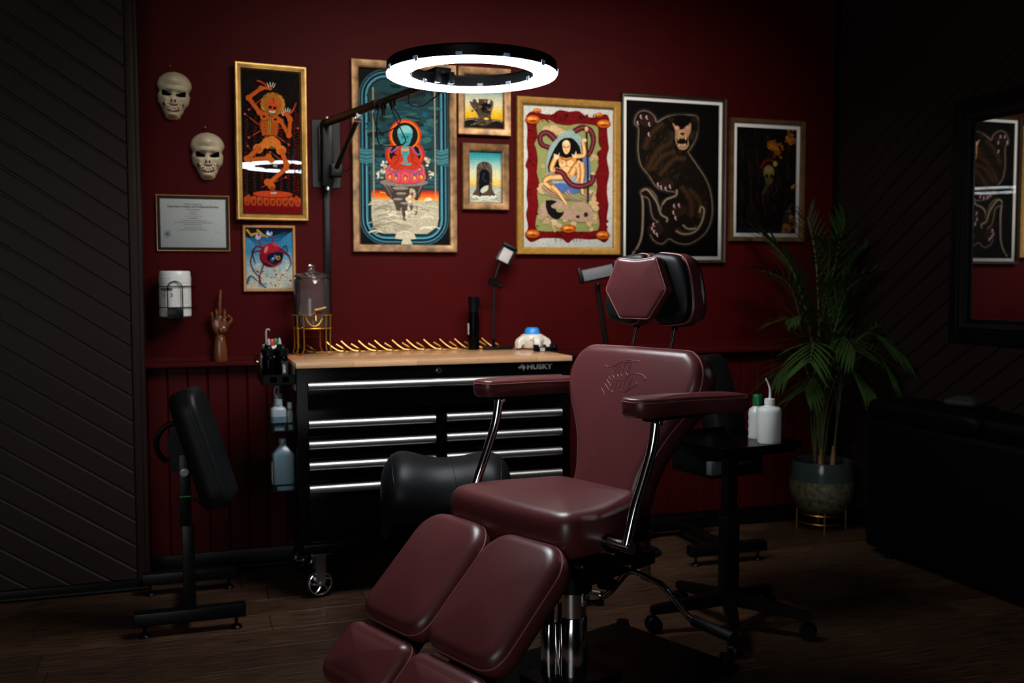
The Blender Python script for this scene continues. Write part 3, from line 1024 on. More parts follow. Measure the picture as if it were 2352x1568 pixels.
# --- two little rock paintings
t, w, h = picture('framed_painting', 'small bronze framed painting of gnarled dark coral hung directly under the ring lamp', 1.238, 1.969, 1.4985, 2.285, 0.0345, FLAT, M['bronze_frame'], gd=0.013)
A = Art([(1060, 190), (1328, 200), (1328, 622), (1068, 622)], w, h)
A.grad(1055, 185, 1332, 560, ['#12555c', '#1a666a', '#5b9490', '#b7b7a0', '#cfc79e', '#d6b530', '#d0a018'], 16)
A.poly([(1060, 560), (1130, 540), (1200, 575), (1260, 545), (1330, 560), (1330, 625), (1060, 625)], '#19130f', 2)
A.st([(1068, 565), (1120, 550), (1160, 575), (1110, 600)], 9, '#8a8074', w2=3); A.st([(1240, 565), (1290, 552), (1325, 570)], 9, '#9a8f80', w2=3)
A.poly([(1105, 400), (1160, 385), (1250, 390), (1262, 430), (1245, 520), (1255, 570), (1190, 605), (1150, 580), (1160, 520), (1115, 450)], '#4c3b30', 3)
A.poly([(1180, 430), (1220, 415), (1250, 440), (1235, 495), (1185, 485)], '#0d0a09', 3)
for i in range(40):
    A.ell(1120 + rnd.random() * 130, 400 + rnd.random() * 190, 4 + rnd.random() * 9, 3 + rnd.random() * 6, rnd.choice(['#6d5745', '#2c211a', '#7a6552', '#3a2c22']), rnd.random() * 90)
for p in (((1110, 390), (1118, 410)), ((1150, 380), (1158, 415)), ((1235, 392), (1228, 420))):
    A.st(p, 20, '#c9c2b2', w2=10)
A.ell(1215, 543, 16, 10, '#d8c040'); A.ell(1185, 590, 16, 12, '#2c211a'); A.ell(1185, 590, 8, 6, '#7a6552')
A.done(t, 0.005)
t, w, h = picture('framed_painting', 'small bronze framed painting of a stone arch in the sea', 1.259, 1.6205, 1.4885, 1.9305, 0.0315, FLAT, M['bronze_frame'], gd=0.013)
A = Art([(1096, 768), (1320, 772), (1324, 1130), (1098, 1125)], w, h)
A.grad(1090, 764, 1330, 1015, ['#187883', '#3f9499', '#8fb3a8', '#c3c2a4', '#cfc38c', '#d4ac34'], 14)
A.poly([(1096, 1005), (1325, 1010), (1325, 1135), (1096, 1130)], '#a3a593')
for i in range(40):
    A.st([(1100 + rnd.random() * 190, 1020 + rnd.random() * 100), (1125 + rnd.random() * 195, 1020 + rnd.random() * 100)], 5, rnd.choice(['#c9cabb', '#868b7e', '#b4b6a6']))
A.poly([(1125, 1070), (1150, 1030), (1152, 890), (1170, 855), (1205, 842), (1240, 855), (1258, 895), (1258, 1030), (1280, 1075), (1200, 1085)], '#4b3c30', 2)
for i in range(36):
    a = PI + PI * i / 35
    A.ell(1205 + 46 * math.cos(a), 900 + 46 * math.sin(a) + (rnd.random() * 120 if i % 3 else 0), 6, 9, rnd.choice(['#6c5847', '#31261f', '#5a4839']))
A.poly([(1172, 1060), (1172, 920), (1205, 895), (1238, 920), (1235, 1010), (1190, 1060)], '#0a0c10', 2)
A.poly([(1178, 1040), (1200, 1015), (1232, 1005), (1225, 1040), (1190, 1058)], '#b6bda9', 2); A.st([(1205, 920), (1195, 960), (1220, 980)], 6, '#2c3644')
for i in range(16):
    A.ell(1130 + i * 10, 1075 + rnd.random() * 18, 7, 6, '#d6d6c8')
A.done(t, 0.005)

# --- enthroned woman with a serpent
t, w, h = picture('framed_painting', 'gold framed print of a seated black-haired woman with serpent and red ornate border', 1.528, 1.4115, 2.069, 2.1625, 0.034, FLAT, M['antique_gold'], gd=0.013)
A = Art([(68, 92), (950, 140), (938, 1498), (58, 1490)], w, h)
A.poly([(68, 92), (950, 140), (938, 1498), (58, 1490)], '#c2c3bd')
RD = '#6c0d10'
bord = [(100, 215), (150, 165), (240, 180), (340, 195), (420, 150), (515, 165), (610, 160), (690, 215), (780, 215), (880, 190), (915, 260), (890, 330), (900, 460), (905, 530), (885, 620), (908, 760), (885, 900), (890, 1000), (900, 1080), (885, 1180), (880, 1290), (900, 1400), (850, 1445), (790, 1410), (700, 1415), (560, 1405), (495, 1450), (430, 1405), (300, 1400), (230, 1405), (140, 1440), (85, 1380), (110, 1290), (92, 1170), (110, 1080), (98, 980), (105, 880), (110, 740), (90, 690), (115, 600), (105, 480), (112, 350), (105, 280)]
A.poly(bord, RD, 3)
A.poly([(205, 255), (330, 250), (390, 285), (515, 300), (600, 285), (770, 300), (800, 350), (800, 470), (830, 530), (785, 560), (800, 690), (770, 760), (785, 890), (770, 1000), (780, 1090), (800, 1200), (790, 1320), (600, 1335), (390, 1330), (200, 1325), (190, 1210), (215, 1080), (200, 960), (225, 860), (200, 760), (210, 640), (195, 520), (180, 480), (210, 400)], '#8c9059', 2)
for i in range(150):
    sd = rnd.choice([0, 1, 2, 3])
    if sd == 0: x, y = rnd.uniform(110, 205), rnd.uniform(300, 1290)
    elif sd == 1: x, y = rnd.uniform(800, 885), rnd.uniform(330, 1300)
    elif sd == 2: x, y = rnd.uniform(250, 760), rnd.uniform(200, 265)
    else: x, y = rnd.uniform(240, 760), rnd.uniform(1340, 1395)
    A.ell(x, y, 5 + rnd.random() * 16, 3 + rnd.random() * 8, rnd.choice(['#3c0709', '#4d0a0c', '#861519', '#5e0b0e']), rnd.random() * 180)
for i in range(46):
    x, y = rnd.choice([(rnd.uniform(215, 330), rnd.uniform(560, 1250)), (rnd.uniform(700, 780), rnd.uniform(560, 1250)), (rnd.uniform(220, 780), rnd.uniform(1180, 1320))])
    A.ell(x, y, 14 + rnd.random() * 26, 12 + rnd.random() * 22, rnd.choice(['#bfa37c', '#c9ae88', '#b09670', '#c4a67c']), rnd.random() * 90)
for x, y in ((300, 340), (410, 360), (360, 330), (450, 380)):
    A.ell(x, y, 48, 34, '#c3a57d')
A.poly([(290, 640), (320, 520), (380, 430), (450, 370), (510, 345), (580, 370), (640, 440), (690, 560), (715, 720), (690, 850), (580, 960), (480, 960), (380, 900), (300, 780)], '#8fa3a0', 2)
A.poly([(440, 860), (600, 900), (640, 930), (560, 965), (430, 950), (340, 880)], '#4d679c', 2); A.poly([(640, 600), (710, 600), (715, 800), (650, 840)], '#56759c', 2)
for p in (((380, 440), (300, 370), (235, 400), (245, 480), (320, 515)), ((560, 360), (640, 320), (720, 350), (750, 440), (725, 540), (690, 600))):
    A.st(p, 58, '#3a1016', w2=44); A.st(p, 40, '#5c1d26', w2=28); A.st(p, 14, '#84404a', w2=8)
A.poly([(350, 560), (385, 500), (430, 440), (490, 420), (550, 430), (610, 500), (625, 570), (640, 620), (600, 700), (340, 720), (320, 780), (300, 700)], '#0c0b0d', 2)
A.poly([(220, 1200), (230, 1080), (300, 1020), (420, 1030), (500, 1090), (540, 1160), (545, 1230), (440, 1210), (340, 1220), (300, 1180), (240, 1230)], '#a98d78', 2)
A.poly([(520, 1090), (600, 1040), (690, 1070), (740, 1140), (735, 1230), (660, 1240), (560, 1230)], '#a98d78', 2)
A.poly([(280, 1030), (390, 1040), (330, 1080), (360, 1110), (450, 1130), (440, 1180), (380, 1220), (300, 1160)], '#14120f', 2); A.ell(412, 1128, 34, 20, '#8f9060', 10); A.ell(598, 1118, 30, 17, '#8f9060'); A.ell(590, 1190, 20, 16, '#2a2420'); A.ell(670, 1170, 22, 24, '#2a2420')
for p in (((260, 920), (330, 970), (440, 1000), (520, 1030)), ((480, 940), (540, 1010), (640, 1040)), ((640, 980), (700, 1010), (750, 940))):
    A.st(p, 52, '#a48874', w2=10); A.st(p, 6, '#2a221d')
S1, S2 = '#c98f4a', '#dcb888'
def limb(p, w_, w2=None):
    A.st(p, w_ * 1.25, '#3d2417', 4, (w2 or w_) * 1.25); A.st(p, w_, S1, 4, w2 or w_); A.st(p, w_ * 0.45, S2, 4, (w2 or w_) * 0.45)
limb([(385, 600), (345, 690), (345, 740), (400, 720)], 46, 34); limb([(560, 600), (650, 590), (655, 520), (640, 450)], 44, 32)
A.st([(680, 330), (690, 700), (692, 1050)], 20, '#2c2024'); A.ell(680, 335, 17, 26, '#d49a68'); A.ell(660, 445, 24, 18, S2)
A.poly([(405, 600), (480, 620), (560, 600), (580, 640), (540, 720), (545, 780), (500, 830), (440, 760), (415, 690)], S1, 2)
A.ell(445, 672, 36, 32, S2); A.ell(520, 668, 34, 32, S2); A.ell(485, 730, 42, 26, S2); A.st([(420, 600), (480, 640), (555, 605)], 13, '#9c5a24'); A.st([(485, 640), (483, 700)], 5, '#6a3a1c'); A.ell(440, 660, 9, 9, '#5a6a90')
limb([(455, 800), (380, 805), (310, 810), (265, 850)], 58, 44); limb([(270, 860), (330, 910), (390, 960)], 44, 34); limb([(340, 890), (400, 950), (440, 1010), (480, 1070)], 44, 24)
limb([(530, 780), (560, 720), (620, 650)], 62, 50); limb([(630, 660), (640, 760), (630, 870), (640, 970)], 44, 30); limb([(590, 700), (600, 790), (570, 850)], 40, 26)
p = ((370, 740), (440, 760), (480, 820), (540, 880), (640, 890), (730, 850), (745, 780))
A.st(p, 54, '#3a1016'); A.st(p, 38, '#5c1d26'); A.st(p, 12, '#84404a')
A.poly([(445, 470), (480, 442), (515, 465), (518, 530), (500, 570), (478, 580), (458, 560), (447, 520)], S2, 3); A.st([(452, 505), (480, 520), (512, 500)], 11, '#b8641e'); A.ell(465, 508, 6, 3, '#2a140a'); A.ell(499, 507, 6, 3, '#2a140a'); A.st([(472, 550), (492, 550)], 5, '#8a3a1e'); A.ell(482, 465, 22, 14, '#e6caa0')
A.poly([(360, 575), (400, 590), (415, 560), (405, 620), (370, 630)], '#d6c0a0', 2); A.poly([(535, 575), (560, 590), (575, 545), (580, 600), (550, 620)], '#d6c0a0', 2)
for x, y, s_ in ((160, 245, 1.0), (205, 160, 0.55), (850, 285, 1.0), (805, 200, 0.55), (150, 1358, 1.0), (835, 1372, 1.0), (497, 1308, 1.0)):
    A.ell(x, y, 72 * s_, 44 * s_, '#7a2a0a'); A.ell(x, y - 2, 66 * s_, 38 * s_, '#b85a14'); A.ell(x - 20 * s_, y - 10 * s_, 28 * s_, 14 * s_, '#e0a050'); A.ell(x + 26 * s_, y - 8 * s_, 20 * s_, 12 * s_, '#d88a34'); A.ell(x + 4 * s_, y + 14 * s_, 34 * s_, 12 * s_, '#8c3a0c')
for x in (370, 420, 545, 575, 610):
    A.st([(x, 1400), (x + 6, 1440)], 7, '#5a2020', w2=2)
A.done(t, 0.005)

# --- snarling panther
t, w, h = picture('framed_painting', 'large dark framed black print of a snarling panther with a white border', 2.0725, 1.3735, 2.6605, 2.2115, 0.017, [(0, 0.022), (0.003, 0.026), (0.008, 0.022), (0.012, 0.023), (0.016, 0.018)], M['dark_frame'], mat_w=0.017, gd=0.012)
A = Art([(893, 115), (1577, 165), (1565, 1285), (890, 1285)], w, h)
A.poly([(893, 115), (1577, 165), (1565, 1285), (890, 1285)], '#0a0909')
GL = '#80705f'
body = [(1110, 290), (1190, 245), (1290, 235), (1400, 245), (1410, 300), (1400, 400), (1350, 490), (1340, 510), (1400, 600), (1460, 690), (1500, 780), (1520, 900), (1515, 1000), (1480, 1090), (1420, 1150), (1340, 1190), (1260, 1180), (1200, 1150), (1150, 1190), (1090, 1160), (1065, 1090), (1090, 1050), (1130, 1030), (1180, 1040), (1090, 1000), (1060, 860), (1010, 830), (1000, 800), (1040, 780), (1100, 830), (1140, 960), (1160, 880), (1250, 830), (1240, 800), (1170, 790), (1110, 760), (1060, 680), (1000, 600), (980, 480), (985, 330), (955, 290), (975, 220), (1030, 200), (1090, 240)]
A.st(body + [body[0]], 46, '#1c1815', 3); A.st(body + [body[0]], 22, '#453b32', 3); A.st(body + [body[0]], 10, GL, 3)
A.poly(body, '#17110c', 3)
for p in (((1040, 640), (1120, 500), (1230, 430)), ((1080, 640), (1150, 540), (1250, 500)), ((1020, 480), (1080, 360), (1160, 290)), ((1130, 680), (1240, 560), (1320, 560)), ((1350, 780), (1430, 880), (1430, 1000)), ((1290, 760), (1360, 860), (1370, 990)), ((1420, 1060), (1330, 1120), (1250, 1080))):
    A.st(p, 50, '#2a1c12'); A.st(p, 22, '#3c2919')
for i in range(120):
    x, y = rnd.uniform(1020, 1330), rnd.uniform(330, 720)
    A.st([(x, y), (x + 14, y - 26)], 3, rnd.choice(['#46311e', '#33251a', '#523a22']))
for i in range(70):
    x, y = rnd.uniform(1310, 1480), rnd.uniform(780, 1080)
    A.st([(x, y), (x + 8, y + 26)], 3, rnd.choice(['#43301f', '#33251a']))
for p in (((1000, 800), (1040, 785), (1110, 880), (1140, 970), (1185, 1000), (1180, 1030)), ((1150, 900), (1180, 860), (1250, 830), (1255, 785)), ((1250, 1095), (1310, 1120), (1390, 1100), (1440, 1030), (1460, 940), (1435, 915), (1425, 960)), ((1000, 830), (1010, 900), (1005, 1100), (980, 1200), (935, 1270)), ((1300, 1050), (1340, 1080), (1400, 1075))):
    A.st(p, 22, '#453b32', 4); A.st(p, 9, '#94856f', 4)
A.poly([(1195, 250), (1240, 235), (1290, 232), (1350, 240), (1405, 250), (1412, 330), (1390, 420), (1330, 490), (1270, 490), (1230, 420), (1215, 330)], '#16100c', 3)
A.poly([(1225, 290), (1290, 345), (1355, 290), (1360, 350), (1340, 400), (1345, 460), (1310, 492), (1268, 480), (1245, 420), (1245, 350)], '#a8855a', 3)
A.poly([(1245, 240), (1345, 238), (1350, 300), (1290, 320), (1240, 300)], '#0c0908', 3)
A.ell(1256, 328, 20, 16, '#c46a72'); A.ell(1333, 330, 19, 15, '#c46a72'); A.ell(1258, 328, 10, 11, '#e3ccc4'); A.ell(1332, 330, 10, 10, '#e3ccc4'); A.ell(1259, 328, 4, 7, '#1a0c0c'); A.ell(1331, 330, 4, 7, '#1a0c0c')
A.poly([(1275, 345), (1315, 345), (1325, 385), (1295, 392), (1270, 385)], '#c09a6c', 2); A.poly([(1278, 365), (1318, 365), (1298, 388)], '#3c2218', 2)
A.poly([(1258, 400), (1295, 410), (1335, 398), (1332, 455), (1300, 470), (1262, 455)], '#1a0808', 2); A.poly([(1270, 450), (1322, 450), (1298, 470)], '#b8907c', 2)
for x, y, d in ((1268, 398, 26), (1322, 398, 26), (1272, 462, -22), (1318, 462, -22)):
    A.poly([(x - 6, y), (x + 6, y), (x, y + d)], '#d8cbb0')
for i in range(7):
    A.st([(1240, 360 + i * 8), (1180, 350 + i * 14)], 2.5, '#55483c', w2=1); A.st([(1350, 360 + i * 8), (1408, 352 + i * 12)], 2.5, '#55483c', w2=1)
A.ell(1210, 262, 22, 18, '#241a14'); A.ell(1388, 268, 22, 20, '#241a14')
for cx, cy in ((1040, 275), (1180, 745), (1270, 940), (1105, 1085)):
    A.ell(cx, cy, 56, 48, '#2a1d16')
for x, y, a in ((998, 245, -20), (1040, 250, 20), (975, 290, -30), (1058, 300, 30), (1055, 375, 60), (1122, 750, 20), (1145, 770, 10), (1178, 780, 0), (1210, 765, -10), (1240, 910, 30), (1275, 905, 0), (1235, 960, 60), (1250, 1000, 70), (1090, 1050, 40), (1080, 1080, 50), (1095, 1105, 60), (1115, 1125, 70)):
    A.ell(x, y - 5, 12, 16, '#3a1c20', a); A.st([(x - 4, y - 16), (x - 9, y), (x + 4, y + 16)], 9, '#b98a92', 4, 3); A.st([(x - 3, y - 10), (x - 6, y), (x + 3, y + 14)], 4, '#e6d8d4', 4, 2)
A.st([(920, 1248), (960, 1240), (1010, 1246)], 7, '#3c1418')
A.done(t, 0.0046)

# --- smoking skull in the dark wood
t, w, h = picture('framed_painting', 'dull gold framed dark print of a skull among autumn leaves, rightmost on the red wall', 2.6865, 1.4865, 3.1345, 2.1195, 0.026, [(0, 0.020), (0.003, 0.024), (0.020, 0.022), (0.024, 0.016)], M['dull_gold'], mat_w=0.019, gd=0.012)
A = Art([(1703, 315), (2140, 345), (2125, 1100), (1693, 1095)], w, h)
A.poly([(1703, 315), (2140, 345), (2125, 1100), (1693, 1095)], '#0c0a09')
for i in range(110):
    x, y = rnd.uniform(1720, 2100), rnd.uniform(340, 1060)
    A.st([(x, y), (x + rnd.uniform(-12, 12), y + rnd.uniform(50, 130))], 4 + rnd.random() * 12, rnd.choice(['#16100d', '#1d1310', '#241410', '#2a0f0c', '#12110e', '#2e1a10']))
A.poly([(1700, 1060), (2120, 1070), (2125, 1100), (1693, 1095)], '#0c1a2a')
for x0, y0, n in ((2085, 400, 16), (2110, 430, 12), (1960, 450, 18), (2000, 470, 12), (2060, 1060, 26), (2100, 1030, 18), (2085, 960, 8), (2122, 740, 6), (2100, 350, 5), (1985, 530, 6)):
    for i in range(n):
        A.ell(x0 + rnd.uniform(-32, 32), y0 + rnd.uniform(-28, 28), 6 + rnd.random() * 12, 5 + rnd.random() * 9, rnd.choice(['#7a4a14', '#9a5f1c', '#6a3a10', '#8a4c16', '#a86c22']), rnd.random() * 90)
A.ell(1925, 640, 60, 62, '#1a0d0b'); A.st([(1870, 620), (1900, 570), (1950, 565), (1985, 600)], 16, '#5a1a12'); A.ell(1975, 590, 15, 20, '#a08038')
A.ell(1928, 650, 40, 52, '#6b6034'); A.poly([(1898, 690), (1958, 690), (1945, 735), (1910, 735)], '#4d4426', 2); A.ell(1913, 678, 12, 14, '#120e0a'); A.ell(1948, 680, 12, 14, '#120e0a'); A.ell(1928, 635, 26, 22, '#7d7240')
for i in range(6):
    A.st([(1905 - i * 6, 735 + i * 14), (1935 - i * 8, 742 + i * 14)], 8, '#4d4428')
A.st([(1975, 740), (1985, 790), (1950, 830)], 5, '#1f3a34')
A.done(t, 0.0046)
# ------------------------------------------------------------------ skull masks
def interp(tab, t):
    for (a, b), (c, d) in zip(tab, tab[1:]):
        if t <= c:
            f = (t - a) / (c - a)
            f = f * f * (3 - 2 * f)
            return b + (d - b) * f
    return tab[-1][1]

def mask_z(x, z):
    """front relief of the mask; x,z in mask units (height 2, from -1 chin to 1 crown)"""
    hw = interp([(-1.0, 0.18), (-0.9, 0.30), (-0.6, 0.43), (-0.25, 0.63), (0.0, 0.66), (0.14, 0.605), (0.45, 0.71), (0.72, 0.64), (0.9, 0.42), (0.97, 0.24), (1.0, 0.10)], z)
    if z > 0.42:
        hw = 0.705 * math.sqrt(max(0.004, 1 - ((z - 0.42) / 0.585) ** 2))
    f = min(abs(x) / hw, 1)
    y = 0.50 * math.sqrt(max(0, 1 - f ** 2.4)) * min(1, math.sqrt(max(0.02, (1.02 - abs(z)) * 2.2)))
    g = lambda cx, cz, sx, sz: math.exp(-((x - cx) / sx) ** 2 - ((z - cz) / sz) ** 2)
    y += 0.24 * g(0, 0.62, 0.38, 0.30) + 0.13 * g(0, 0.22, 0.42, 0.08)
    y -= 0.05 * g(0, 0.36, 0.34, 0.035)
    for s in (-1, 1):
        y -= 0.24 * g(s * 0.27, 0.04, 0.15, 0.09)
        y += 0.09 * g(s * 0.36, -0.16, 0.15, 0.11) + 0.06 * g(s * 0.10, -0.12, 0.05, 0.08)
        y -= 0.06 * g(s * 0.42, -0.46, 0.10, 0.16)
    y += 0.12 * g(0, -0.22, 0.09, 0.16) - 0.08 * g(0, -0.50, 0.26, 0.14) + 0.10 * g(0, -0.85, 0.24, 0.10)
    return max(y, 0.0), hw

def make_mask(name, label, cx, cz, rz=0.0, nail=None):
    t = thing(name, label, 'mask', (cx, -0.002, cz - 0.1), 0, 'pair of skull masks')
    S = 0.101
    T = Mx.Translation((0, 0, 0.1)) @ Mx.Rotation(rz, 4, 'Y')
    bm = N()
    nu, nv = 30, 44
    g = []
    for j in range(nv + 1):
        z = -1 + 2 * j / nv
        _, hw = mask_z(0, z)
        g.append([bm.verts.new(T @ V((hw * math.sin(PI / 2 * (2 * i / nu - 1)) * S, -mask_z(hw * math.sin(PI / 2 * (2 * i / nu - 1)), z)[0] * S - 0.002, z * S))) for i in range(nu + 1)])
    for j in range(nv):
        for i in range(nu):
            bm.faces.new((g[j][i], g[j][i + 1], g[j + 1][i + 1], g[j + 1][i]))
    rim = g[0] + [r[-1] for r in g[1:]] + g[-1][-2::-1] + [r[0] for r in g[-2:0:-1]]
    back = [bm.verts.new((v.co.x, 0.0, v.co.z)) for v in rim]
    for i in range(len(rim)):
        j = (i + 1) % len(rim)
        bm.faces.new((rim[j], rim[i], back[i], back[j]))
    bm.faces.new(back)
    obj('shell', bm, M['bone'], t, ang=80)
    def P_(x, z, lift=0.006):
        return T @ V((x * S, -mask_z(x, z)[0] * S - 0.002 - lift * 0.1, z * S))
    def patch(nm, pts, m, lift, label=None):
        bm = N()
        n = len(pts)
        cx_, cz_ = sum(p[0] for p in pts) / n, sum(p[1] for p in pts) / n
        rings = []
        for s_ in (1.0, 0.6, 0.25):
            rings.append([bm.verts.new(P_(cx_ + (p[0] - cx_) * s_, cz_ + (p[1] - cz_) * s_, lift)) for p in pts])
        for A_, B_2 in zip(rings, rings[1:]):
            for i in range(n):
                bm.faces.new((A_[i], A_[(i + 1) % n], B_2[(i + 1) % n], B_2[i]))
        bm.faces.new(rings[-1])
        obj(nm, bm, m, t, label, ang=80)
    for s in (-1, 1):
        e = [(0.07, 0.01), (0.13, -0.075), (0.30, -0.085), (0.47, -0.06), (0.49, 0.06), (0.46, 0.18), (0.36, 0.14), (0.20, 0.065)]
        patch('eye_hole', [(s * p[0], p[1]) for p in (e if s > 0 else e)], M['void'], 0.022)
        patch('nostril', [(s * 0.075 + 0.035 * math.cos(a), -0.28 + 0.055 * math.sin(a)) for a in [2 * PI * i / 8 for i in range(8)]], M['void'], 0.02)
    ar = lambda r, k, a0=200, a1=340, n=12: [(r * math.cos(R(a0 + (a1 - a0) * i / n)), -0.30 + k * math.sin(R(a0 + (a1 - a0) * i / n))) for i in range(n + 1)]
    patch('mouth', ar(0.45, 0.44, 192, 348) + ar(0.40, 0.17, 348, 192), M['mask_red'], 0.012)
    patch('upper_lip', [(-0.17, -0.38), (0, -0.445), (0.17, -0.38), (0.20, -0.42), (0.0, -0.49), (-0.20, -0.42)], M['mask_red'], 0.03)
    for row_, (r0, n_, zz) in enumerate(((0.30, 7, -0.535), (0.25, 6, -0.645))):
        for i in range(n_):
            u = (i - (n_ - 1) / 2) / ((n_ - 1) / 2)
            x = u * r0
            z = zz + 0.16 * u * u
            bm = N()
            ball(bm, P_(x, z, 0.03), (0.0054, 0.0036, 0.0068 if row_ == 0 else 0.0050), u=8, v=6)
            obj('tooth', bm, M['tooth'], t)
    patch('chin', [(0.20 * math.cos(a), -0.885 + 0.075 * math.sin(a)) for a in [2 * PI * i / 12 for i in range(12)]], M['mask_chin'], 0.008)
    bm = N()
    nx = nail
    cyl(bm, (nx, 0.002, 0.222), (nx, -0.016, 0.224), 0.0016, n=8)
    ball(bm, (nx, -0.016, 0.224), 0.0042, u=8, v=6)
    obj('hanging_nail', bm, M['brass'], t)
make_mask('skull_mask', 'higher and further left of two grinning cream skull masks', -0.018, 2.077, R(4), -0.012)
make_mask('skull_mask', 'lower grinning cream skull mask, just above the framed certificate', 0.115, 1.826, 0, -0.008)

# ------------------------------------------------------------------ wipes canister in wire holder
cx_, cy_ = -0.030, -0.085
hold = thing('wire_holder', 'black wire holder on red wall cradling a white canister', 'holder', (cx_, 0, 1.13))
bm = N()
for z in (0.045, 0.134):
    pts = [(0.084, 0.0, z)] + [(0.072 * math.cos(a), cy_ + 0.072 * math.sin(a), z) for a in [R(5 - 190 * i / 16) for i in range(17)]] + [(-0.084, 0.0, z)]
    tube(bm, pts, 0.0022, 6)
obj('hoop', bm, M['black_metal'], hold)
bm = N()
pts = [(-0.030, cy_ - 0.070, 0.0), (-0.030, cy_ - 0.0705, 0.125)] + [(0.030 * math.cos(a), cy_ - 0.072, 0.125 + 0.030 * math.sin(a)) for a in [PI - PI * i / 10 for i in range(11)]] + [(0.030, cy_ - 0.0705, 0.0)]
tube(bm, pts, 0.0026, 6)
obj('front_arch', bm, M['black_metal'], hold)
bm = N()
box2(bm, (-0.032, cy_ - 0.074, 0.0), (0.032, cy_ - 0.068, 0.043), 0.002)
box2(bm, (-0.032, cy_ - 0.074, 0.0), (0.032, 0.0, 0.004), 0.001)
obj('base_strip', bm, M['black_metal'], hold)
can = thing('wipes_canister', 'white lidded canister of wipes held in the wire holder', 'canister', (cx_, cy_, 1.1345))
bm = N()
lathe(bm, [(0.0, 0), (0.060, 0), (0.0645, 0.004), (0.065, 0.012), (0.065, 0.142), (0.062, 0.145), (0.0, 0.145)], 40)
obj('body', bm, M['white_plastic'], can)
bm = N()
lathe(bm, [(0.0, 0.144), (0.0655, 0.144), (0.0655, 0.170), (0.0635, 0.172), (0.0635, 0.189), (0.060, 0.194), (0.03, 0.1945), (0.0, 0.193)], 40)
obj('lid', bm, M['white_plastic'], can)
def wrap(bm, r):
    for v in bm.verts:
        a = v.co.x / r
        v.co = V((r * math.sin(a), -r * math.cos(a), v.co.y))
def on_can(s, size, x, z, m, bold=0.0004):
    bm = text_bm(s, size, bold=bold)
    bmesh.ops.subdivide_edges(bm, edges=[e for e in bm.edges if e.calc_length() > 0.006], cuts=2)
    bmesh.ops.translate(bm, vec=(x, z, 0), verts=bm.verts[:])
    wrap(bm, 0.0655)
    obj('lettering', bm, m, can, ang=0)
on_can('wipes', 0.026, -0.040, 0.119, M['ink'], 0.0008)
on_can('3', 0.022, -0.014, 0.092, M['red_ink'], 0.001)
bm = N()
for i in range(9):
    z = 0.122 - i * 0.0075
    for a, b in ((0.010, 0.034), (0.042, 0.066)):
        q = [(a, z), (b - rnd.random() * 0.005, z), (b - rnd.random() * 0.005, z - 0.003), (a, z - 0.003)]
        bm.faces.new([bm.verts.new((p[0], p[1], 0)) for p in q])
for k in range(14):
    a, b = 2 * PI * k / 14, 2 * PI * (k + 1) / 14
    bm.faces.new([bm.verts.new((-0.048 + r_ * math.cos(t_), 0.092 + r_ * math.sin(t_), 0)) for r_, t_ in ((0.009, a), (0.009, b), (0.0075, b), (0.0075, a))])
bm.faces.new([bm.verts.new((-0.048 + 0.0045 * math.cos(2 * PI * k / 10), 0.092 + 0.0045 * math.sin(2 * PI * k / 10), 0)) for k in range(10)])
wrap(bm, 0.0654)
obj('printed_text', bm, M['grey_ink'], can, ang=0)

# ------------------------------------------------------------------ wooden mannequin hand (middle finger raised)
hand = thing('mannequin_hand', 'jointed brown wooden hand with raised middle finger on the red rail', 'hand figure', (0.152, -0.036, 0.9352))
bm = N()
lathe(bm, [(0.0, 0), (0.029, 0), (0.0305, 0.01), (0.029, 0.05), (0.0245, 0.085), (0.022, 0.101), (0.0205, 0.104), (0.0, 0.105)], 24, sy=0.85)
obj('forearm', bm, M['mannequin'], hand)
bm = N()
lathe(bm, [(0.0, 0.103), (0.021, 0.103), (0.0225, 0.107), (0.021, 0.112), (0.0, 0.113)], 24, sy=0.85)
obj('wrist', bm, M['mannequin'], hand)
bm = N()
for d_ in range(2):
    pass
rings = []
for z, a, b, ox in ((0.112, 0.014, 0.012, 0), (0.122, 0.024, 0.016, 0), (0.140, 0.034, 0.019, 0.001), (0.160, 0.038, 0.019, 0.0), (0.180, 0.037, 0.016, -0.001), (0.196, 0.033, 0.012, -0.002), (0.201, 0.026, 0.008, -0.002)):
    rings.append([bm.verts.new((ox + a * math.cos(t_), b * math.sin(t_) * (1.0 if math.sin(t_) > 0 else 0.75), z)) for t_ in [2 * PI * i / 22 for i in range(22)]])
for A_, B_2 in zip(rings, rings[1:]):
    for i in range(22):
        bm.faces.new((A_[i], A_[(i + 1) % 22], B_2[(i + 1) % 22], B_2[i]))
bm.faces.new(rings[0][::-1]); bm.faces.new(rings[-1])
obj('palm', bm, M['mannequin'], hand, ang=60)
bm = N()
ball(bm, (0.010, -0.013, 0.140), (0.020, 0.010, 0.019), Mx.Rotation(R(-35), 4, 'Y'))
obj('thumb_pad', bm, M['mannequin'], hand)
def finger(nm, pts, r, lab=None):
    for i, (a, b) in enumerate(zip(pts, pts[1:])):
        bm = N()
        a, b = V(a), V(b)
        d = (b - a).normalized()
        r_ = r * (1 - 0.08 * i)
        cyl(bm, a + d * 0.002, b - d * 0.002, r_, r_ * 0.9, 12)
        ball(bm, a, r_ * 0.95, u=10, v=7)
        ball(bm, b, r_ * 0.86, u=10, v=7)
        obj(nm, bm, M['mannequin'], hand)
finger('middle_finger', [(0.001, 0, 0.200), (0.001, -0.003, 0.242), (0.003, -0.002, 0.272), (0.006, -0.001, 0.308)], 0.0082)
finger('index_finger', [(0.020, 0, 0.197), (0.021, -0.008, 0.222), (0.020, -0.026, 0.212), (0.018, -0.026, 0.192)], 0.0078)
finger('ring_finger', [(-0.017, 0, 0.199), (-0.014, -0.008, 0.223), (-0.013, -0.026, 0.213), (-0.012, -0.026, 0.192)], 0.0078)
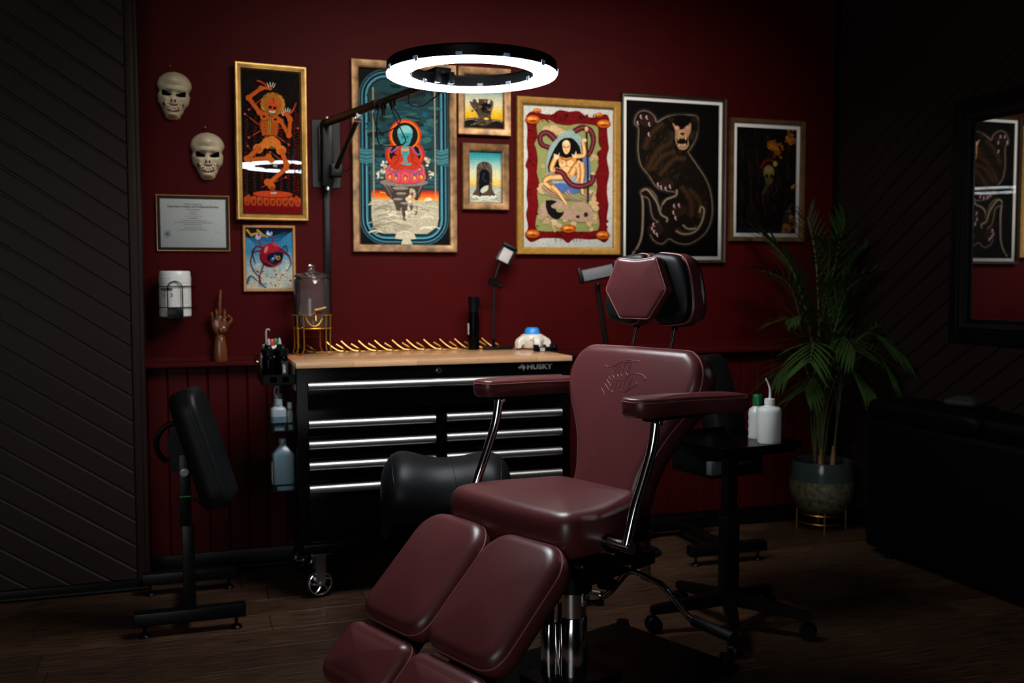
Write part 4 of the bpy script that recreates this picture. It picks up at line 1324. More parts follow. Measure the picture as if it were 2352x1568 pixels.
finger('little_finger', [(-0.033, 0, 0.190), (-0.034, -0.008, 0.211), (-0.033, -0.022, 0.203), (-0.031, -0.021, 0.183)], 0.0068)
finger('thumb', [(0.028, -0.012, 0.150), (0.040, -0.017, 0.169), (0.049, -0.018, 0.183), (0.036, -0.022, 0.199)], 0.0080)

# ------------------------------------------------------------------ cable channel
bm = N()
box2(bm, (0.612, -0.016, 0.965), (0.642, 0.0, 1.700), 0.003)
o = tag(obj('cable_channel', bm, M['black_plastic']), 'black vertical cable channel on red wall below the lamp bracket', 'cable channel')

# ------------------------------------------------------------------ wall mounted ring lamp
RC = V((0.911, -1.40, 1.951))
lamp = thing('ring_lamp', 'glowing white ring lamp on a long black wall-mounted arm over the chair', 'lamp', (0.628, 0, 1.70))
bm = N()
prism(bm, [(0.628 + p[0], 0.0, 1.856 + p[1]) for p in rrect(0.128, 0.305, 0.012, 4)], (0, -0.006, 0), 0.002)
obj('wall_plate', bm, M['black_metal'], lamp, w=True)
bm = N()
box2(bm, (0.602, -0.075, 1.705), (0.650, -0.006, 2.000), 0.006)
box2(bm, (0.592, -0.030, 1.735), (0.600, -0.006, 1.975), 0.002)
obj('swivel_post', bm, M['black_metal'], lamp, w=True)
bm = N()
cyl(bm, (0.626, -0.055, 1.69), (0.626, -0.055, 2.012), 0.012)
obj('hinge_pin', bm, M['steel'], lamp, w=True)
A0, A1 = V((0.615, -0.06, 1.983)), V((0.845, -1.14, 1.972))
bm = N()
cyl(bm, A0, A0.lerp(A1, 0.55), 0.0175, n=16)
obj('boom_arm', bm, M['black_metal'], lamp, w=True)
bm = N()
cyl(bm, A0.lerp(A1, 0.5), A1, 0.0135, n=16)
cyl(bm, A0.lerp(A1, 0.53), A0.lerp(A1, 0.555), 0.020, n=16)
obj('boom_extension', bm, M['black_metal'], lamp, w=True)
J = A0.lerp(A1, 0.36)
bm = N()
cyl(bm, (0.655, -0.10, 1.775), J + V((0, 0, -0.03)), 0.011, n=14)
obj('strut', bm, M['black_metal'], lamp, w=True)
bm = N()
box2(bm, (0.632, -0.125, 1.745), (0.682, -0.07, 1.80), 0.004)
obj('strut_bracket', bm, M['black_metal'], lamp, w=True)
bm = N()
cyl(bm, J + V((-0.014, 0, -0.032)), J + V((0.014, 0, -0.032)), 0.014, n=16)
box(bm, J + V((0, 0, -0.012)), (0.02, 0.05, 0.045), 0.003)
obj('strut_joint', bm, M['steel'], lamp, w=True)
for f_ in (0.60, 0.68):
    bm = N()
    p = A0.lerp(A1, f_)
    cyl(bm, p + V((0, 0, -0.012)), p + V((0, 0, -0.03)), 0.012, n=12)
    cyl(bm, p + V((0, 0, -0.03)), p + V((0, 0, -0.055 if f_ < 0.65 else -0.045)), 0.007, n=12)
    obj('clamp_knob', bm, M['black_plastic'], lamp, w=True)
# ring
def ring_prof(bm, prof, n=96):
    rr_ = []
    for r_, z in prof:
        rr_.append([bm.verts.new(RC + V((r_ * math.cos(2 * PI * i / n), r_ * math.sin(2 * PI * i / n), z))) for i in range(n)])
    m_ = len(rr_)
    for k in range(m_):
        A_, B_2 = rr_[k], rr_[(k + 1) % m_]
        for i in range(n):
            bm.faces.new((A_[i], A_[(i + 1) % n], B_2[(i + 1) % n], B_2[i]))
bm = N()
ring_prof(bm, [(0.277, 0.003), (0.277, 0.035), (0.270, 0.042), (0.210, 0.042), (0.204, 0.035), (0.204, 0.003)])
obj('ring_housing', bm, M['black_plastic'], lamp, w=True, recalc=True)
bm = N()
ring_prof(bm, [(0.278, 0.0), (0.2765, 0.003), (0.2045, 0.003), (0.203, 0.0), (0.206, -0.005), (0.275, -0.005)])
obj('ring_diffuser', bm, M['ring_face'], lamp, 'glowing white ring diffuser', w=True, recalc=True)
for i in range(12):
    a = 2 * PI * (i + 0.2) / 12
    for r_ in (0.2805, 0.2010):
        bm = N()
        box(bm, (0, 0, 0), (0.0035, 0.020, 0.017), 0.001, m=Mx.Translation(RC + V((r_ * math.cos(a), r_ * math.sin(a), 0.005))) @ Mx.Rotation(a, 4, 'Z'))
        obj('clip', bm, M['clip'], lamp, w=True)
bm = N()
a_ = math.atan2(A1.y - RC.y, A1.x - RC.x)
Tm = Mx.Translation(RC) @ Mx.Rotation(a_, 4, 'Z')
box(bm, (0.235, 0, 0.051), (0.090, 0.06, 0.020), 0.004, m=Tm)
box(bm, (0.190, 0.026, 0.026), (0.024, 0.020, 0.040), 0.003, m=Tm)
box(bm, (0.190, -0.026, 0.026), (0.024, 0.020, 0.040), 0.003, m=Tm)
cyl(bm, RC + V((0.235 * math.cos(a_), 0.235 * math.sin(a_), 0.05)), A1 + V((0, 0.0, 0.005)), 0.012)
obj('ring_bracket', bm, M['black_plastic'], lamp, w=True)
bm = N()
p = A0.lerp(A1, 0.66)
tube(bm, [p + V((0.01, 0, 0.018)), p + V((-0.035, 0.02, -0.02)), p + V((-0.045, 0.04, -0.10)), p + V((-0.03, 0.06, -0.165)), p + V((0.03, 0.05, -0.17)), p + V((0.065, 0.03, -0.155)), p + V((0.05, 0.02, -0.12)), p + V((0.02, 0.02, -0.06)), p + V((0.0, 0.02, -0.01))], 0.0026, 6, smooth=6)
obj('cable', bm, M['black_plastic'], lamp, w=True)
bm = N()
p = A0.lerp(A1, 0.70)
tube(bm, [p + V((0.0, 0, -0.045)), p + V((0.02, 0, -0.09)), p + V((-0.02, 0.02, -0.125)), p + V((-0.05, 0.06, -0.12)), p + V((-0.06, 0.12, -0.05)), A0.lerp(A1, 0.55) + V((0, 0, -0.02))], 0.0022, 6, smooth=6)
obj('cable', bm, M['black_plastic'], lamp, w=True)
bm = N()
p = A0.lerp(A1, 0.86)
tube(bm, [p + V((-0.02, 0, -0.014)), p + V((-0.02, 0, -0.05)), p + V((0.02, 0, -0.06)), p + V((0.06, -0.02, -0.035)), p + V((0.09, -0.05, -0.01))], 0.003, 6, smooth=5)
obj('cable', bm, M['black_plastic'], lamp, w=True)
bm = N()
q = V((0.668, -0.11, 1.80))
tube(bm, [J + V((0, 0.02, -0.03)), q + V((0.03, -0.1, 0.07)), q + V((0.05, -0.05, 0.0)), q + V((0.03, 0.0, -0.03)), q], 0.0022, 6, smooth=6)
obj('cable', bm, M['black_plastic'], lamp, w=True)
# ------------------------------------------------------------------ tool cabinet
CX0, CX1, CYF, CYB, CT = 0.4156, 1.5836, -0.600, 0.0, 0.962
cab = thing('tool_cabinet', 'black rolling tool cabinet with aluminium drawer handles and wooden top', 'cabinet', (1.0, -0.3, 0))
bm = N()
box2(bm, (CX0 + 0.003, CYF + 0.012, 0.19), (CX1 - 0.004, -0.075, 0.940), 0.004)
obj('body', bm, M['black_gloss'], cab, w=True)
bm = N()
box2(bm, (CX0 + 0.02, CYF + 0.005, 0.195), (CX1 - 0.02, CYF + 0.03, 0.232), 0.004)
obj('base_rail', bm, M['black_gloss'], cab, w=True)
bm = N()
box2(bm, (CX0, CYF, 0.940), (CX1, -0.003, CT), 0.0025)
top = obj('worktop', bm, M['butcher'], cab, 'butcher block worktop', w=True)
def drawer(x0, x1, z0, z1):
    bm = N()
    box2(bm, (x0, CYF - 0.004, z0 + 0.006), (x1, CYF + 0.02, z1), 0.003)
    box2(bm, (x0, CYF - 0.010, z0), (x1, CYF + 0.01, z0 + 0.007), 0.0025)
    d = obj('drawer', bm, M['black_gloss'], cab, w=True)
    bm = N()
    zc = z1 - 0.017
    pr = [(CYF - 0.004, zc + 0.0165)] + [(CYF - 0.012 - 0.016 * math.cos(a), zc + 0.0165 * math.sin(a)) for a in [R(85 - 170 * i / 12) for i in range(13)]] + [(CYF - 0.004, zc - 0.0165)]
    prism(bm, [(x0, p[0], p[1]) for p in pr], (x1 - x0, 0, 0))
    obj('handle', bm, M['alu'], d, 'brushed aluminium full-width handle', ang=50, w=True)
drawer(0.462, 1.528, 0.772, 0.886)
zs = [0.736, 0.653, 0.569, 0.476]
for i, z in enumerate(zs):
    z0 = zs[i + 1] + 0.010 if i < 3 else 0.242
    drawer(0.462, 0.974, z0, z)
    drawer(1.022, 1.528, z0 + 0.004 if i < 3 else z0, z + 0.004)
bm = N()
cyl(bm, (0.995, CYF + 0.014, 0.916), (0.995, CYF + 0.004, 0.916), 0.013, n=24)
cyl(bm, (0.995, CYF + 0.006, 0.916), (0.995, CYF - 0.002, 0.916), 0.009, n=20)
lk = obj('lock', bm, M['chrome'], cab, 'chrome key lock', w=True)
bm = N()
box2(bm, (0.9935, CYF - 0.0025, 0.911), (0.9965, CYF - 0.0015, 0.921))
obj('keyhole', bm, M['void'], lk, w=True)
# badge lettering with dog's head
bm = text_bm('HUSKY', 0.030, bold=0.0011, width=0.116, ext=0.0006)
bm.transform(Mx.Translation((1.437, CYF + 0.0112, 0.918)) @ Mx.Rotation(R(90), 4, 'X'))
hd = [(1.341, 0.919), (1.349, 0.922), (1.354, 0.928), (1.359, 0.931), (1.360, 0.937), (1.363, 0.931), (1.370, 0.926), (1.375, 0.918), (1.371, 0.912), (1.366, 0.903), (1.364, 0.911), (1.359, 0.913), (1.361, 0.917), (1.356, 0.916), (1.350, 0.913), (1.344, 0.914)]
prism(bm, [(p[0], CYF + 0.012, p[1]) for p in hd], (0, -0.0012, 0))
obj('badge', bm, M['badge'], cab, 'grey maker badge with dog head', ang=0, w=True)
bm = N()
prism(bm, [(p[0], CYF + 0.0108, p[1]) for p in ((1.350, 0.9195), (1.357, 0.922), (1.357, 0.919))], (0, -0.0006, 0))
obj('badge_eye', bm, M['void'], cab, ang=0, w=True)
# side sticker
bm = N()
box2(bm, (CX0 + 0.0008, CYF + 0.035, 0.850), (CX0 + 0.0032, CYF + 0.135, 0.918))
sk = obj('sticker', bm, M['paper'], cab, 'white printed sticker', ang=0, w=True)
bm = N()
for i in range(9):
    box2(bm, (CX0 + 0.0002, CYF + 0.042, 0.857 + i * 0.0065), (CX0 + 0.0012, CYF + 0.128 - rnd.random() * 0.02, 0.859 + i * 0.0065))
obj('sticker_print', bm, M['grey_ink'], sk, ang=0, w=True)
def caster(x, y, yaw):
    T = Mx.Translation((x, y, 0)) @ Mx.Rotation(yaw, 4, 'Z')
    bm = N()
    pr = [(0.047, 0.004), (0.0575, 0.008), (0.0595, 0.016), (0.0595, 0.018), (0.0575, 0.026), (0.047, 0.030)]
    vs0 = []
    rr_ = []
    n = 40
    for r_, yy in pr:
        rr_.append([bm.verts.new(T @ V((r_ * math.cos(2 * PI * i / n), yy - 0.017, 0.0605 + r_ * math.sin(2 * PI * i / n)))) for i in range(n)])
    for k in range(len(rr_)):
        A_, B_2 = rr_[k], rr_[(k + 1) % len(rr_)]
        for i in range(n):
            bm.faces.new((A_[i], A_[(i + 1) % n], B_2[(i + 1) % n], B_2[i]))
    w_ = obj('caster_wheel', bm, M['rubber'], cab, w=True, recalc=True)
    bm = N()
    tube(bm, [T @ V((0.0455 * math.cos(2 * PI * i / 36), -0.012, 0.0605 + 0.0455 * math.sin(2 * PI * i / 36))) for i in range(36)], 0.003, 6, closed=True)
    for k in range(5):
        a = 2 * PI * k / 5 + 0.4
        tube(bm, [T @ V((0.012 * math.cos(a + 0.6), -0.013, 0.0605 + 0.012 * math.sin(a + 0.6))), T @ V((0.03 * math.cos(a + 0.25), -0.013, 0.0605 + 0.03 * math.sin(a + 0.25))), T @ V((0.046 * math.cos(a), -0.013, 0.0605 + 0.046 * math.sin(a)))], 0.0035, 6)
    cyl(bm, T @ V((0, -0.018, 0.0605)), T @ V((0, 0.018, 0.0605)), 0.013)
    obj('rim', bm, M['chrome'], w_, 'chrome spoked rim', w=True)
    bm = N()
    box(bm, (0, 0, 0.186), (0.085, 0.075, 0.008), 0.002, m=T)
    for s_ in (-1, 1):
        bb = [(-0.022, 0.182), (0.022, 0.182), (0.020, 0.07), (0.010, 0.052), (-0.010, 0.052), (-0.020, 0.07)]
        prism(bm, [T @ V((p[0], s_ * 0.021, p[1])) for p in bb], T.to_3x3() @ V((0, s_ * 0.004, 0)), 0.001)
    cyl(bm, T @ V((0, -0.030, 0.0605)), T @ V((0, 0.030, 0.0605)), 0.007)
    cyl(bm, T @ V((0, 0, 0.14)), T @ V((0, 0, 0.186)), 0.020)
    obj('caster_fork', bm, M['steel'], cab, 'zinc caster fork', w=True)
caster(0.505, -0.535, R(8)); caster(1.49, -0.535, R(-5)); caster(0.475, -0.16, R(25)); caster(1.49, -0.16, R(10))

# ------------------------------------------------------------------ magnetic trays on the cabinet side
def side_tray(name, label, x0, y0, y1, z0, z1, windows):
    t = thing(name, label, 'tray', ((x0 + CX0) / 2, (y0 + y1) / 2, z0), 0)
    X1 = CX0 + 0.0028
    bm = N()
    box2(bm, (x0, y0, z0), (X1, y1, z0 + 0.003))
    box2(bm, (X1 - 0.003, y0, z0), (X1, y1, z1 + 0.03))
    box2(bm, (x0, y0, z0), (x0 + 0.003, y1, z1))
    box2(bm, (x0, y1 - 0.003, z0), (X1, y1, z1))
    h = z1 - z0
    xs = x0
    for a, b in windows + [(X1, X1)]:
        box2(bm, (xs, y0, z0), (a, y0 + 0.003, z1))
        if b > a:
            box2(bm, (a, y0, z0), (b, y0 + 0.003, z0 + h * 0.22))
            box2(bm, (a, y0, z1 - h * 0.22), (b, y0 + 0.003, z1))
        xs = b
    obj('tray_body', bm, M['black_metal'], t, ang=30, w=True)
    return t
side_tray('side_tray', 'black magnetic tray of ink bottles, topmost on the cabinet side', 0.290, -0.575, -0.30, 0.876, 0.916, [(0.318, 0.345), (0.366, 0.393)])
side_tray('side_tray', 'middle black magnetic tray on the cabinet side, holding a squeeze bottle', 0.318, -0.560, -0.34, 0.684, 0.724, [(0.334, 0.377), (0.387, 0.406)])
side_tray('side_tray', 'lowest black magnetic tray on the cabinet side, holding blue alcohol', 0.319, -0.560, -0.40, 0.444, 0.477, [(0.340, 0.406)])

def ink_bottle(x, y, label, capm, tip=True, lab=True):
    t = thing('ink_bottle', label, 'bottle', (x, y, 0.8792), 0, 'bottles in the top side tray')
    bm = N()
    lathe(bm, [(0, 0), (0.021, 0), (0.0225, 0.003), (0.0225, 0.095), (0.019, 0.108), (0.012, 0.116), (0.012, 0.122), (0, 0.122)], 24)
    obj('body', bm, M['black_gloss'], t)
    bm = N()
    lathe(bm, [(0, 0.110), (0.0235, 0.110), (0.0235, 0.134), (0.014, 0.140), (0.010, 0.150), (0.010, 0.154), (0, 0.154)], 24)
    obj('cap', bm, capm, t)
    if tip:
        bm = N()
        lathe(bm, [(0, 0.152), (0.008, 0.152), (0.0065, 0.165), (0.0025, 0.178), (0, 0.180)], 14)
        obj('nozzle_tip', bm, M['milky'], t)
    if lab:
        bm = N()
        for k in range(6):
            a = R(-100 + 12 * k)
            b = R(-100 + 12 * (k + 1))
            bm.faces.new([bm.verts.new((0.0228 * math.cos(q), 0.0228 * math.sin(q), z)) for q, z in ((a, 0.03), (b, 0.03), (b, 0.09), (a, 0.09))])
        lb = obj('label', bm, M['black_mat'], t)
        bm = text_bm('LINER', 0.013, bold=0.0004)
        bm.transform(Mx.Translation((0.004, -0.0236, 0.06)) @ Mx.Rotation(R(90), 4, 'X') @ Mx.Rotation(R(-90), 4, 'Z'))
        obj('lettering', bm, M['paper'], lb, ang=0)
    return t
ink_bottle(0.318, -0.548, 'front left black ink bottle with nozzle tip, top side tray', M['black_plastic'], True, False)
ink_bottle(0.370, -0.548, 'front right black ink bottle with upright white lettering, top side tray', M['black_plastic'], False, True)
ink_bottle(0.364, -0.498, 'black ink bottle with tall tip standing behind the front pair', M['black_plastic'], True, False)
ink_bottle(0.3165, -0.498, 'black ink bottle behind the front left bottle, plain shoulder', M['black_plastic'], False, False)

def squeeze(name, label, x, y, z, w_, d_, h, body, liquid_h, spout, group=None, capw=0.017):
    t = thing(name, label, 'bottle', (x, y, z), 0, group)
    bm = N()
    pr = [(p[0], p[1]) for p in rrect(w_, d_, min(w_, d_) * 0.3, 4)]
    rings = []
    for s_, zz in ((0.92, 0), (1, 0.004), (1, h - 0.012), (0.9, h - 0.003), (0.55, h + 0.004), (0.42, h + 0.008), (0.42, h + 0.016)):
        rings.append([bm.verts.new((p[0] * s_, p[1] * s_, zz)) for p in pr])
    n = len(pr)
    for A_, B_2 in zip(rings, rings[1:]):
        for i in range(n):
            bm.faces.new((A_[i], A_[(i + 1) % n], B_2[(i + 1) % n], B_2[i]))
    bm.faces.new(rings[0][::-1]); bm.faces.new(rings[-1])
    obj('body', bm, body, t, ang=50)
    if liquid_h:
        bm = N()
        rings = []
        for s_, zz in ((1.012, 0.0045), (1.012, liquid_h)):
            rings.append([bm.verts.new((p[0] * s_, p[1] * s_, zz)) for p in pr])
        for i in range(n):
            bm.faces.new((rings[0][i], rings[0][(i + 1) % n], rings[1][(i + 1) % n], rings[1][i]))
        obj('liquid', bm, M['blue_liquid'], t, 'pale blue liquid showing through')
    bm = N()
    lathe(bm, [(0, h + 0.008), (capw, h + 0.008), (capw, h + 0.030), (capw * 0.85, h + 0.033), (0, h + 0.034)], 20)
    obj('cap', bm, M['milky'], t)
    if spout:
        bm = N()
        tube(bm, [V((0, 0, h + 0.030))] + [V(q) + V((0, 0, h)) for q in spout], 0.0042, 8, smooth=5, r_end=0.0028)
        obj('spout', bm, M['milky'], t)
    return t
squeeze('squeeze_bottle', 'milky squeeze bottle with hooked spout at the back of top side tray', 0.3205, -0.40, 0.8792, 0.052, 0.045, 0.115, M['milky'], 0, [(0, 0, 0.05), (-0.001, 0, 0.078), (0.002, 0, 0.092), (0.010, 0, 0.094), (0.014, 0, 0.089)], 'bottles in the top side tray')
squeeze('squeeze_bottle', 'milky squeeze bottle half full of blue liquid, middle side tray', 0.353, -0.525, 0.6872, 0.062, 0.055, 0.095, M['milky'], 0.06, [(-0.012, 0, 0.05), (-0.012, 0, 0.075), (-0.004, 0, 0.085), (0.004, 0, 0.075)], 'bottles in the middle side tray')
squeeze('squeeze_bottle', 'frosted bottle with long spout standing behind the blue squeeze bottle', 0.362, -0.435, 0.6872, 0.044, 0.04, 0.108, M['milky'], 0, [(0, 0, 0.045), (0.0, 0, 0.058), (0.003, 0.0, 0.064), (0.010, 0, 0.065)], 'bottles in the middle side tray')
t = squeeze('small_bottle', 'small clear bottle with silver cap beside the blue squeeze bottle', 0.399, -0.520, 0.6872, 0.026, 0.026, 0.080, M['clear_plastic'], 0, None, 'bottles in the middle side tray', capw=0.011)
# red and green capped bottles behind
for x, y, m, lb in ((0.339, -0.425, 'red_plastic', 'white dropper bottle with red cap behind the black ink bottles'), (0.357, -0.385, 'green_plastic', 'white dropper bottle with green cap behind the red-capped one')):
    t = thing('dropper_bottle', lb, 'bottle', (x, y, 0.8792), 0, 'bottles in the top side tray')
    bm = N()
    lathe(bm, [(0, 0), (0.017, 0), (0.018, 0.003), (0.018, 0.125), (0.010, 0.142), (0.010, 0.146), (0, 0.146)], 20)
    obj('body', bm, M['white_plastic'], t)
    bm = N()
    lathe(bm, [(0, 0.145), (0.012, 0.145), (0.012, 0.166), (0.009, 0.170), (0, 0.170)], 20)
    obj('cap', bm, M[m], t)
# copper shears leaning out of the tray
sh = thing('copper_shears', 'copper-coloured shears leaning out of the top side tray', 'scissors', (0.300, -0.53, 0.8795))
for s_ in (0, 1):
    bm = N()
    tube(bm, [V((0.006 + 0.002 * s_, 0.004 * s_, 0.001)), V((-0.012, 0.004 * s_, 0.055)), V((-0.022 - 0.004 * s_, 0.004 * s_, 0.085))], 0.0035, 6)
    tube(bm, [V((-0.027 - 0.004 * s_ + 0.010 * math.cos(a) * 0.6, 0.006 * s_ + 0.010 * math.cos(a) * 0.5, 0.102 + 0.018 * math.sin(a))) for a in [2 * PI * i / 16 for i in range(16)]], 0.0028, 6, closed=True)
    obj('blade_with_loop', bm, M['copper'], sh)
# rubbing alcohol bottle
al = thing('alcohol_bottle', 'large square bottle of pale blue rubbing alcohol on the lowest side tray', 'bottle', (0.3705, -0.500, 0.4472))
bm = N()
pr = rrect(0.088, 0.075, 0.012, 4)
rings = []
for s_, zz in ((0.94, 0), (1, 0.005), (1, 0.140), (0.97, 0.146), (0.34, 0.178), (0.30, 0.181), (0.30, 0.190)):
    rings.append([bm.verts.new((p[0] * s_, p[1] * (s_ if s_ > 0.5 else s_ * 1.15), zz)) for p in pr])
n = len(pr)
for A_, B_2 in zip(rings, rings[1:]):
    for i in range(n):
        bm.faces.new((A_[i], A_[(i + 1) % n], B_2[(i + 1) % n], B_2[i]))
bm.faces.new(rings[0][::-1]); bm.faces.new(rings[-1])
obj('body', bm, M['blue_liquid'], al, ang=45)
bm = N()
lathe(bm, [(0, 0.183), (0.0145, 0.183), (0.0150, 0.203), (0.0135, 0.206), (0, 0.206)], 20)
obj('cap', bm, M['milky'], al)
bm = N()
box2(bm, (-0.0455, -0.027, 0.02), (-0.044, 0.027, 0.115))
lb = obj('label', bm, M['paper'], al, 'white label edged in red')
bm = N()
box2(bm, (-0.0462, -0.027, 0.112), (-0.0452, 0.027, 0.117)); box2(bm, (-0.0462, -0.027, 0.024), (-0.0452, 0.027, 0.034)); box2(bm, (-0.0462, -0.027, 0.02), (-0.0452, -0.025, 0.117))
obj('label_print', bm, M['red_ink'], lb)

# ------------------------------------------------------------------ on the worktop
ZT = CT + 0.0003
# drinks dispenser on gilt stand
dx, dy = 0.535, -0.160
st_ = thing('dispenser_stand', 'gold wire stand under the glass dispenser', 'stand', (dx, dy, ZT))
SH, SR = 0.118, 0.083
bm = N()
tube(bm, [(SR * math.cos(a), SR * math.sin(a), SH) for a in [2 * PI * i / 40 for i in range(40)]], 0.0026, 6, closed=True)
tube(bm, [(SR * math.cos(a), SR * math.sin(a), SH - 0.034) for a in [2 * PI * i / 40 for i in range(40)]], 0.0001, 4, closed=True)
obj('lower_hoop', bm, M['gold_wire'], st_)
bm = N()
UH = SH + 0.057
arc = [(SR * 1.02 * math.cos(R(-90 + 24 + (312) * i / 36)), SR * 1.02 * math.sin(R(-90 + 24 + 312 * i / 36)), UH) for i in range(37)]
dip = [(SR * 1.02 * math.cos(R(-90 - 24 + 48 * i / 12)), SR * 1.02 * math.sin(R(-90 - 24 + 48 * i / 12)), UH - 0.046 * math.sin(PI * min(max(i / 12, 0.02), 0.98)) ** 0.5) for i in range(13)]
tube(bm, arc + dip, 0.0026, 6, closed=True)
obj('upper_hoop', bm, M['gold_wire'], st_)
for k in range(4):
    a = R(-90 - 42 + 90 * k)
    bm = N()
    d_ = V((math.cos(a), math.sin(a), 0)); s_ = V((-math.sin(a), math.cos(a), 0)) * 0.016
    up = V((0, 0, 1))
    pts = [d_ * SR * 1.02 + s_ + up * UH, d_ * SR + s_ + up * SH * 0.6, d_ * SR + s_ + up * 0.03, d_ * (SR + 0.010) + s_ * 0.8 + up * 0.009, d_ * (SR + 0.012) + up * 0.0028, d_ * (SR + 0.010) - s_ * 0.8 + up * 0.009, d_ * SR - s_ + up * 0.03, d_ * SR - s_ + up * SH * 0.6, d_ * SR * 1.02 - s_ + up * UH]
    tube(bm, pts, 0.0026, 6)
    obj('leg', bm, M['gold_wire'], st_)
jar = thing('drinks_dispenser', 'clear glass drinks dispenser with knobbed lid and gold tap on the worktop', 'dispenser', (dx, dy, ZT + SH + 0.0035))
bm = N()
JR = 0.0775
lathe(bm, [(0, 0.004), (JR - 0.006, 0.0), (JR, 0.006), (JR + 0.0005, 0.05), (JR, 0.20), (JR - 0.004, 0.208), (JR - 0.010, 0.213), (JR - 0.010, 0.222)], 48)
bm.faces.ensure_lookup_table()
bmesh.ops.delete(bm, geom=[f for f in bm.faces if len(f.verts) > 8], context='FACES')
obj('jar', bm, M['jar'], jar, ang=60)
bm = N()
lathe(bm, [(JR - 0.008, 0.008), (JR - 0.007, 0.057), (0, 0.057)], 48)
bmesh.ops.delete(bm, geom=[f for f in bm.faces if len(f.verts) > 8], context='FACES')
obj('water', bm, M['jar'], jar, 'clear water in the bottom', ang=40)
bm = N()
lathe(bm, [(0, 0.0045), (JR - 0.012, 0.004), (JR - 0.004, 0.010), (JR - 0.012, 0.012), (0, 0.008)], 48)
obj('jar_base', bm, M['clear_plastic'], jar, ang=40)
bm = N()
lathe(bm, [(JR - 0.012, 0.216), (JR + 0.001, 0.219), (JR + 0.001, 0.225), (JR - 0.014, 0.232), (0.022, 0.243), (0.013, 0.246), (0.012, 0.251), (0.019, 0.258), (0.020, 0.265), (0.014, 0.272), (0, 0.274)], 40)
obj('lid', bm, M['jar'], jar, ang=60)
bm = N()
cyl(bm, (0.004, -JR + 0.002, 0.047), (0.004, -JR - 0.016, 0.045), 0.0135)
cyl(bm, (0.004, -JR - 0.012, 0.050), (0.004, -JR - 0.018, 0.028), 0.008)
cyl(bm, (0.002, -JR - 0.012, 0.050), (0.002, -JR - 0.012, 0.080), 0.004)
tube(bm, [(0.002, -JR - 0.012, 0.077), (0.020, -JR - 0.014, 0.079), (0.049, -JR - 0.016, 0.088)], 0.0055, 8)
obj('tap', bm, M['brass'], jar, 'gold lever tap')

# gold wire coil lying along the back of the worktop
coil = thing('wire_coil_rack', 'low gold wire rack of slanted loops lying along the worktop back edge', 'rack', (1.0, -0.04, ZT))
CY = -0.04
bm = N()
tube(bm, [(0.50, CY + 0.010, ZT + 0.0018), (1.46, CY + 0.010, ZT + 0.0018)], 0.0018, 6)
obj('base_wire', bm, M['brass'], coil, w=True)
for x in (0.558, 0.692, 0.760, 0.839, 0.914, 0.995, 1.063, 1.144, 1.221, 1.294, 1.366, 1.428):
    bm = N()
    tube(bm, [(x - 0.080, CY + 0.012, ZT + 0.050), (x - 0.056, CY + 0.002, ZT + 0.027), (x - 0.030, CY - 0.008, ZT + 0.009), (x - 0.006, CY - 0.010, ZT + 0.0045), (x + 0.003, CY - 0.014, ZT + 0.006), (x - 0.002, CY - 0.016, ZT + 0.013), (x - 0.020, CY - 0.014, ZT + 0.026), (x - 0.038, CY - 0.010, ZT + 0.037)], 0.0030, 6, smooth=4)
    tube(bm, [(x - 0.008, CY - 0.0155, ZT + 0.018), (x - 0.038, CY - 0.010, ZT + 0.0372)], 0.0042, 8)
    obj('loop', bm, M['brass'], coil, w=True)

# orange band under a stand leg
bm = N()
tube(bm, [(0.455 + 0.034 * math.cos(a), -0.235 + 0.024 * math.sin(a) + 0.006 * math.sin(3 * a), ZT + 0.0013 + 0.0005 * math.sin(2 * a)) for a in [2 * PI * i / 24 for i in range(24)]], 0.0014, 6, closed=True)
tag(obj('rubber_band', bm, M['orange']), 'orange rubber band lying on the worktop corner by the stand', 'rubber band')

# spray bottle
sp = thing('spray_bottle', 'tall black continuous-mist spray bottle standing on the worktop', 'bottle', (1.291, -0.088, ZT))
bm = N()
lathe(bm, [(0, 0), (0.025, 0), (0.0265, 0.004), (0.0265, 0.10), (0.025, 0.15), (0.0215, 0.178), (0, 0.178)], 28)
obj('body', bm, M['black_gloss'], sp)
bm = N()
lathe(bm, [(0, 0.176), (0.0225, 0.176), (0.0225, 0.205), (0.026, 0.235), (0.0265, 0.246), (0.022, 0.249), (0, 0.249)], 28)
obj('spray_head', bm, M['black_plastic'], sp)
bm = N()
prism(bm, [(0.018, -0.008, 0.238), (0.030, -0.008, 0.232), (0.033, -0.008, 0.205), (0.028, -0.008, 0.197), (0.020, -0.008, 0.215)], (0, 0.016, 0), 0.001)
obj('trigger', bm, M['black_plastic'], sp)
bm = N()
box2(bm, (-0.0282, -0.010, 0.072), (-0.0258, 0.008, 0.124), 0.0005)
obj('label', bm, M['paper'], sp, 'narrow white label')

# gooseneck lamp
gl_ = thing('gooseneck_lamp', 'black gooseneck lamp with small square light panel on the worktop', 'lamp', (1.395, -0.105, ZT))
bm = N()
T = Mx.Translation((0.008, 0, 0)) @ Mx.Rotation(R(-2), 4, 'Z')
box(bm, (0.0, 0.0, 0.006), (0.138, 0.062, 0.012), 0.004, m=T)
obj('base', bm, M['black_plastic'], gl_)
bm = N()
cyl(bm, (-0.012, 0, 0.010), (-0.012, 0, 0.050), 0.010, 0.007)
obj('stem_socket', bm, M['black_gloss'], gl_)
bm = N()
neck = [(-0.012, 0, 0.045), (-0.012, 0, 0.12), (-0.012, 0, 0.20), (-0.008, 0, 0.27), (-0.004, 0, 0.33), (0.012, 0, 0.385), (0.028, 0, 0.415)]
tube(bm, neck, 0.0062, 8, smooth=6)
obj('gooseneck', bm, M['rubber'], gl_)
bm = N()
cyl(bm, (-0.014, -0.012, 0.318), (-0.014, 0.012, 0.318), 0.020, n=24)
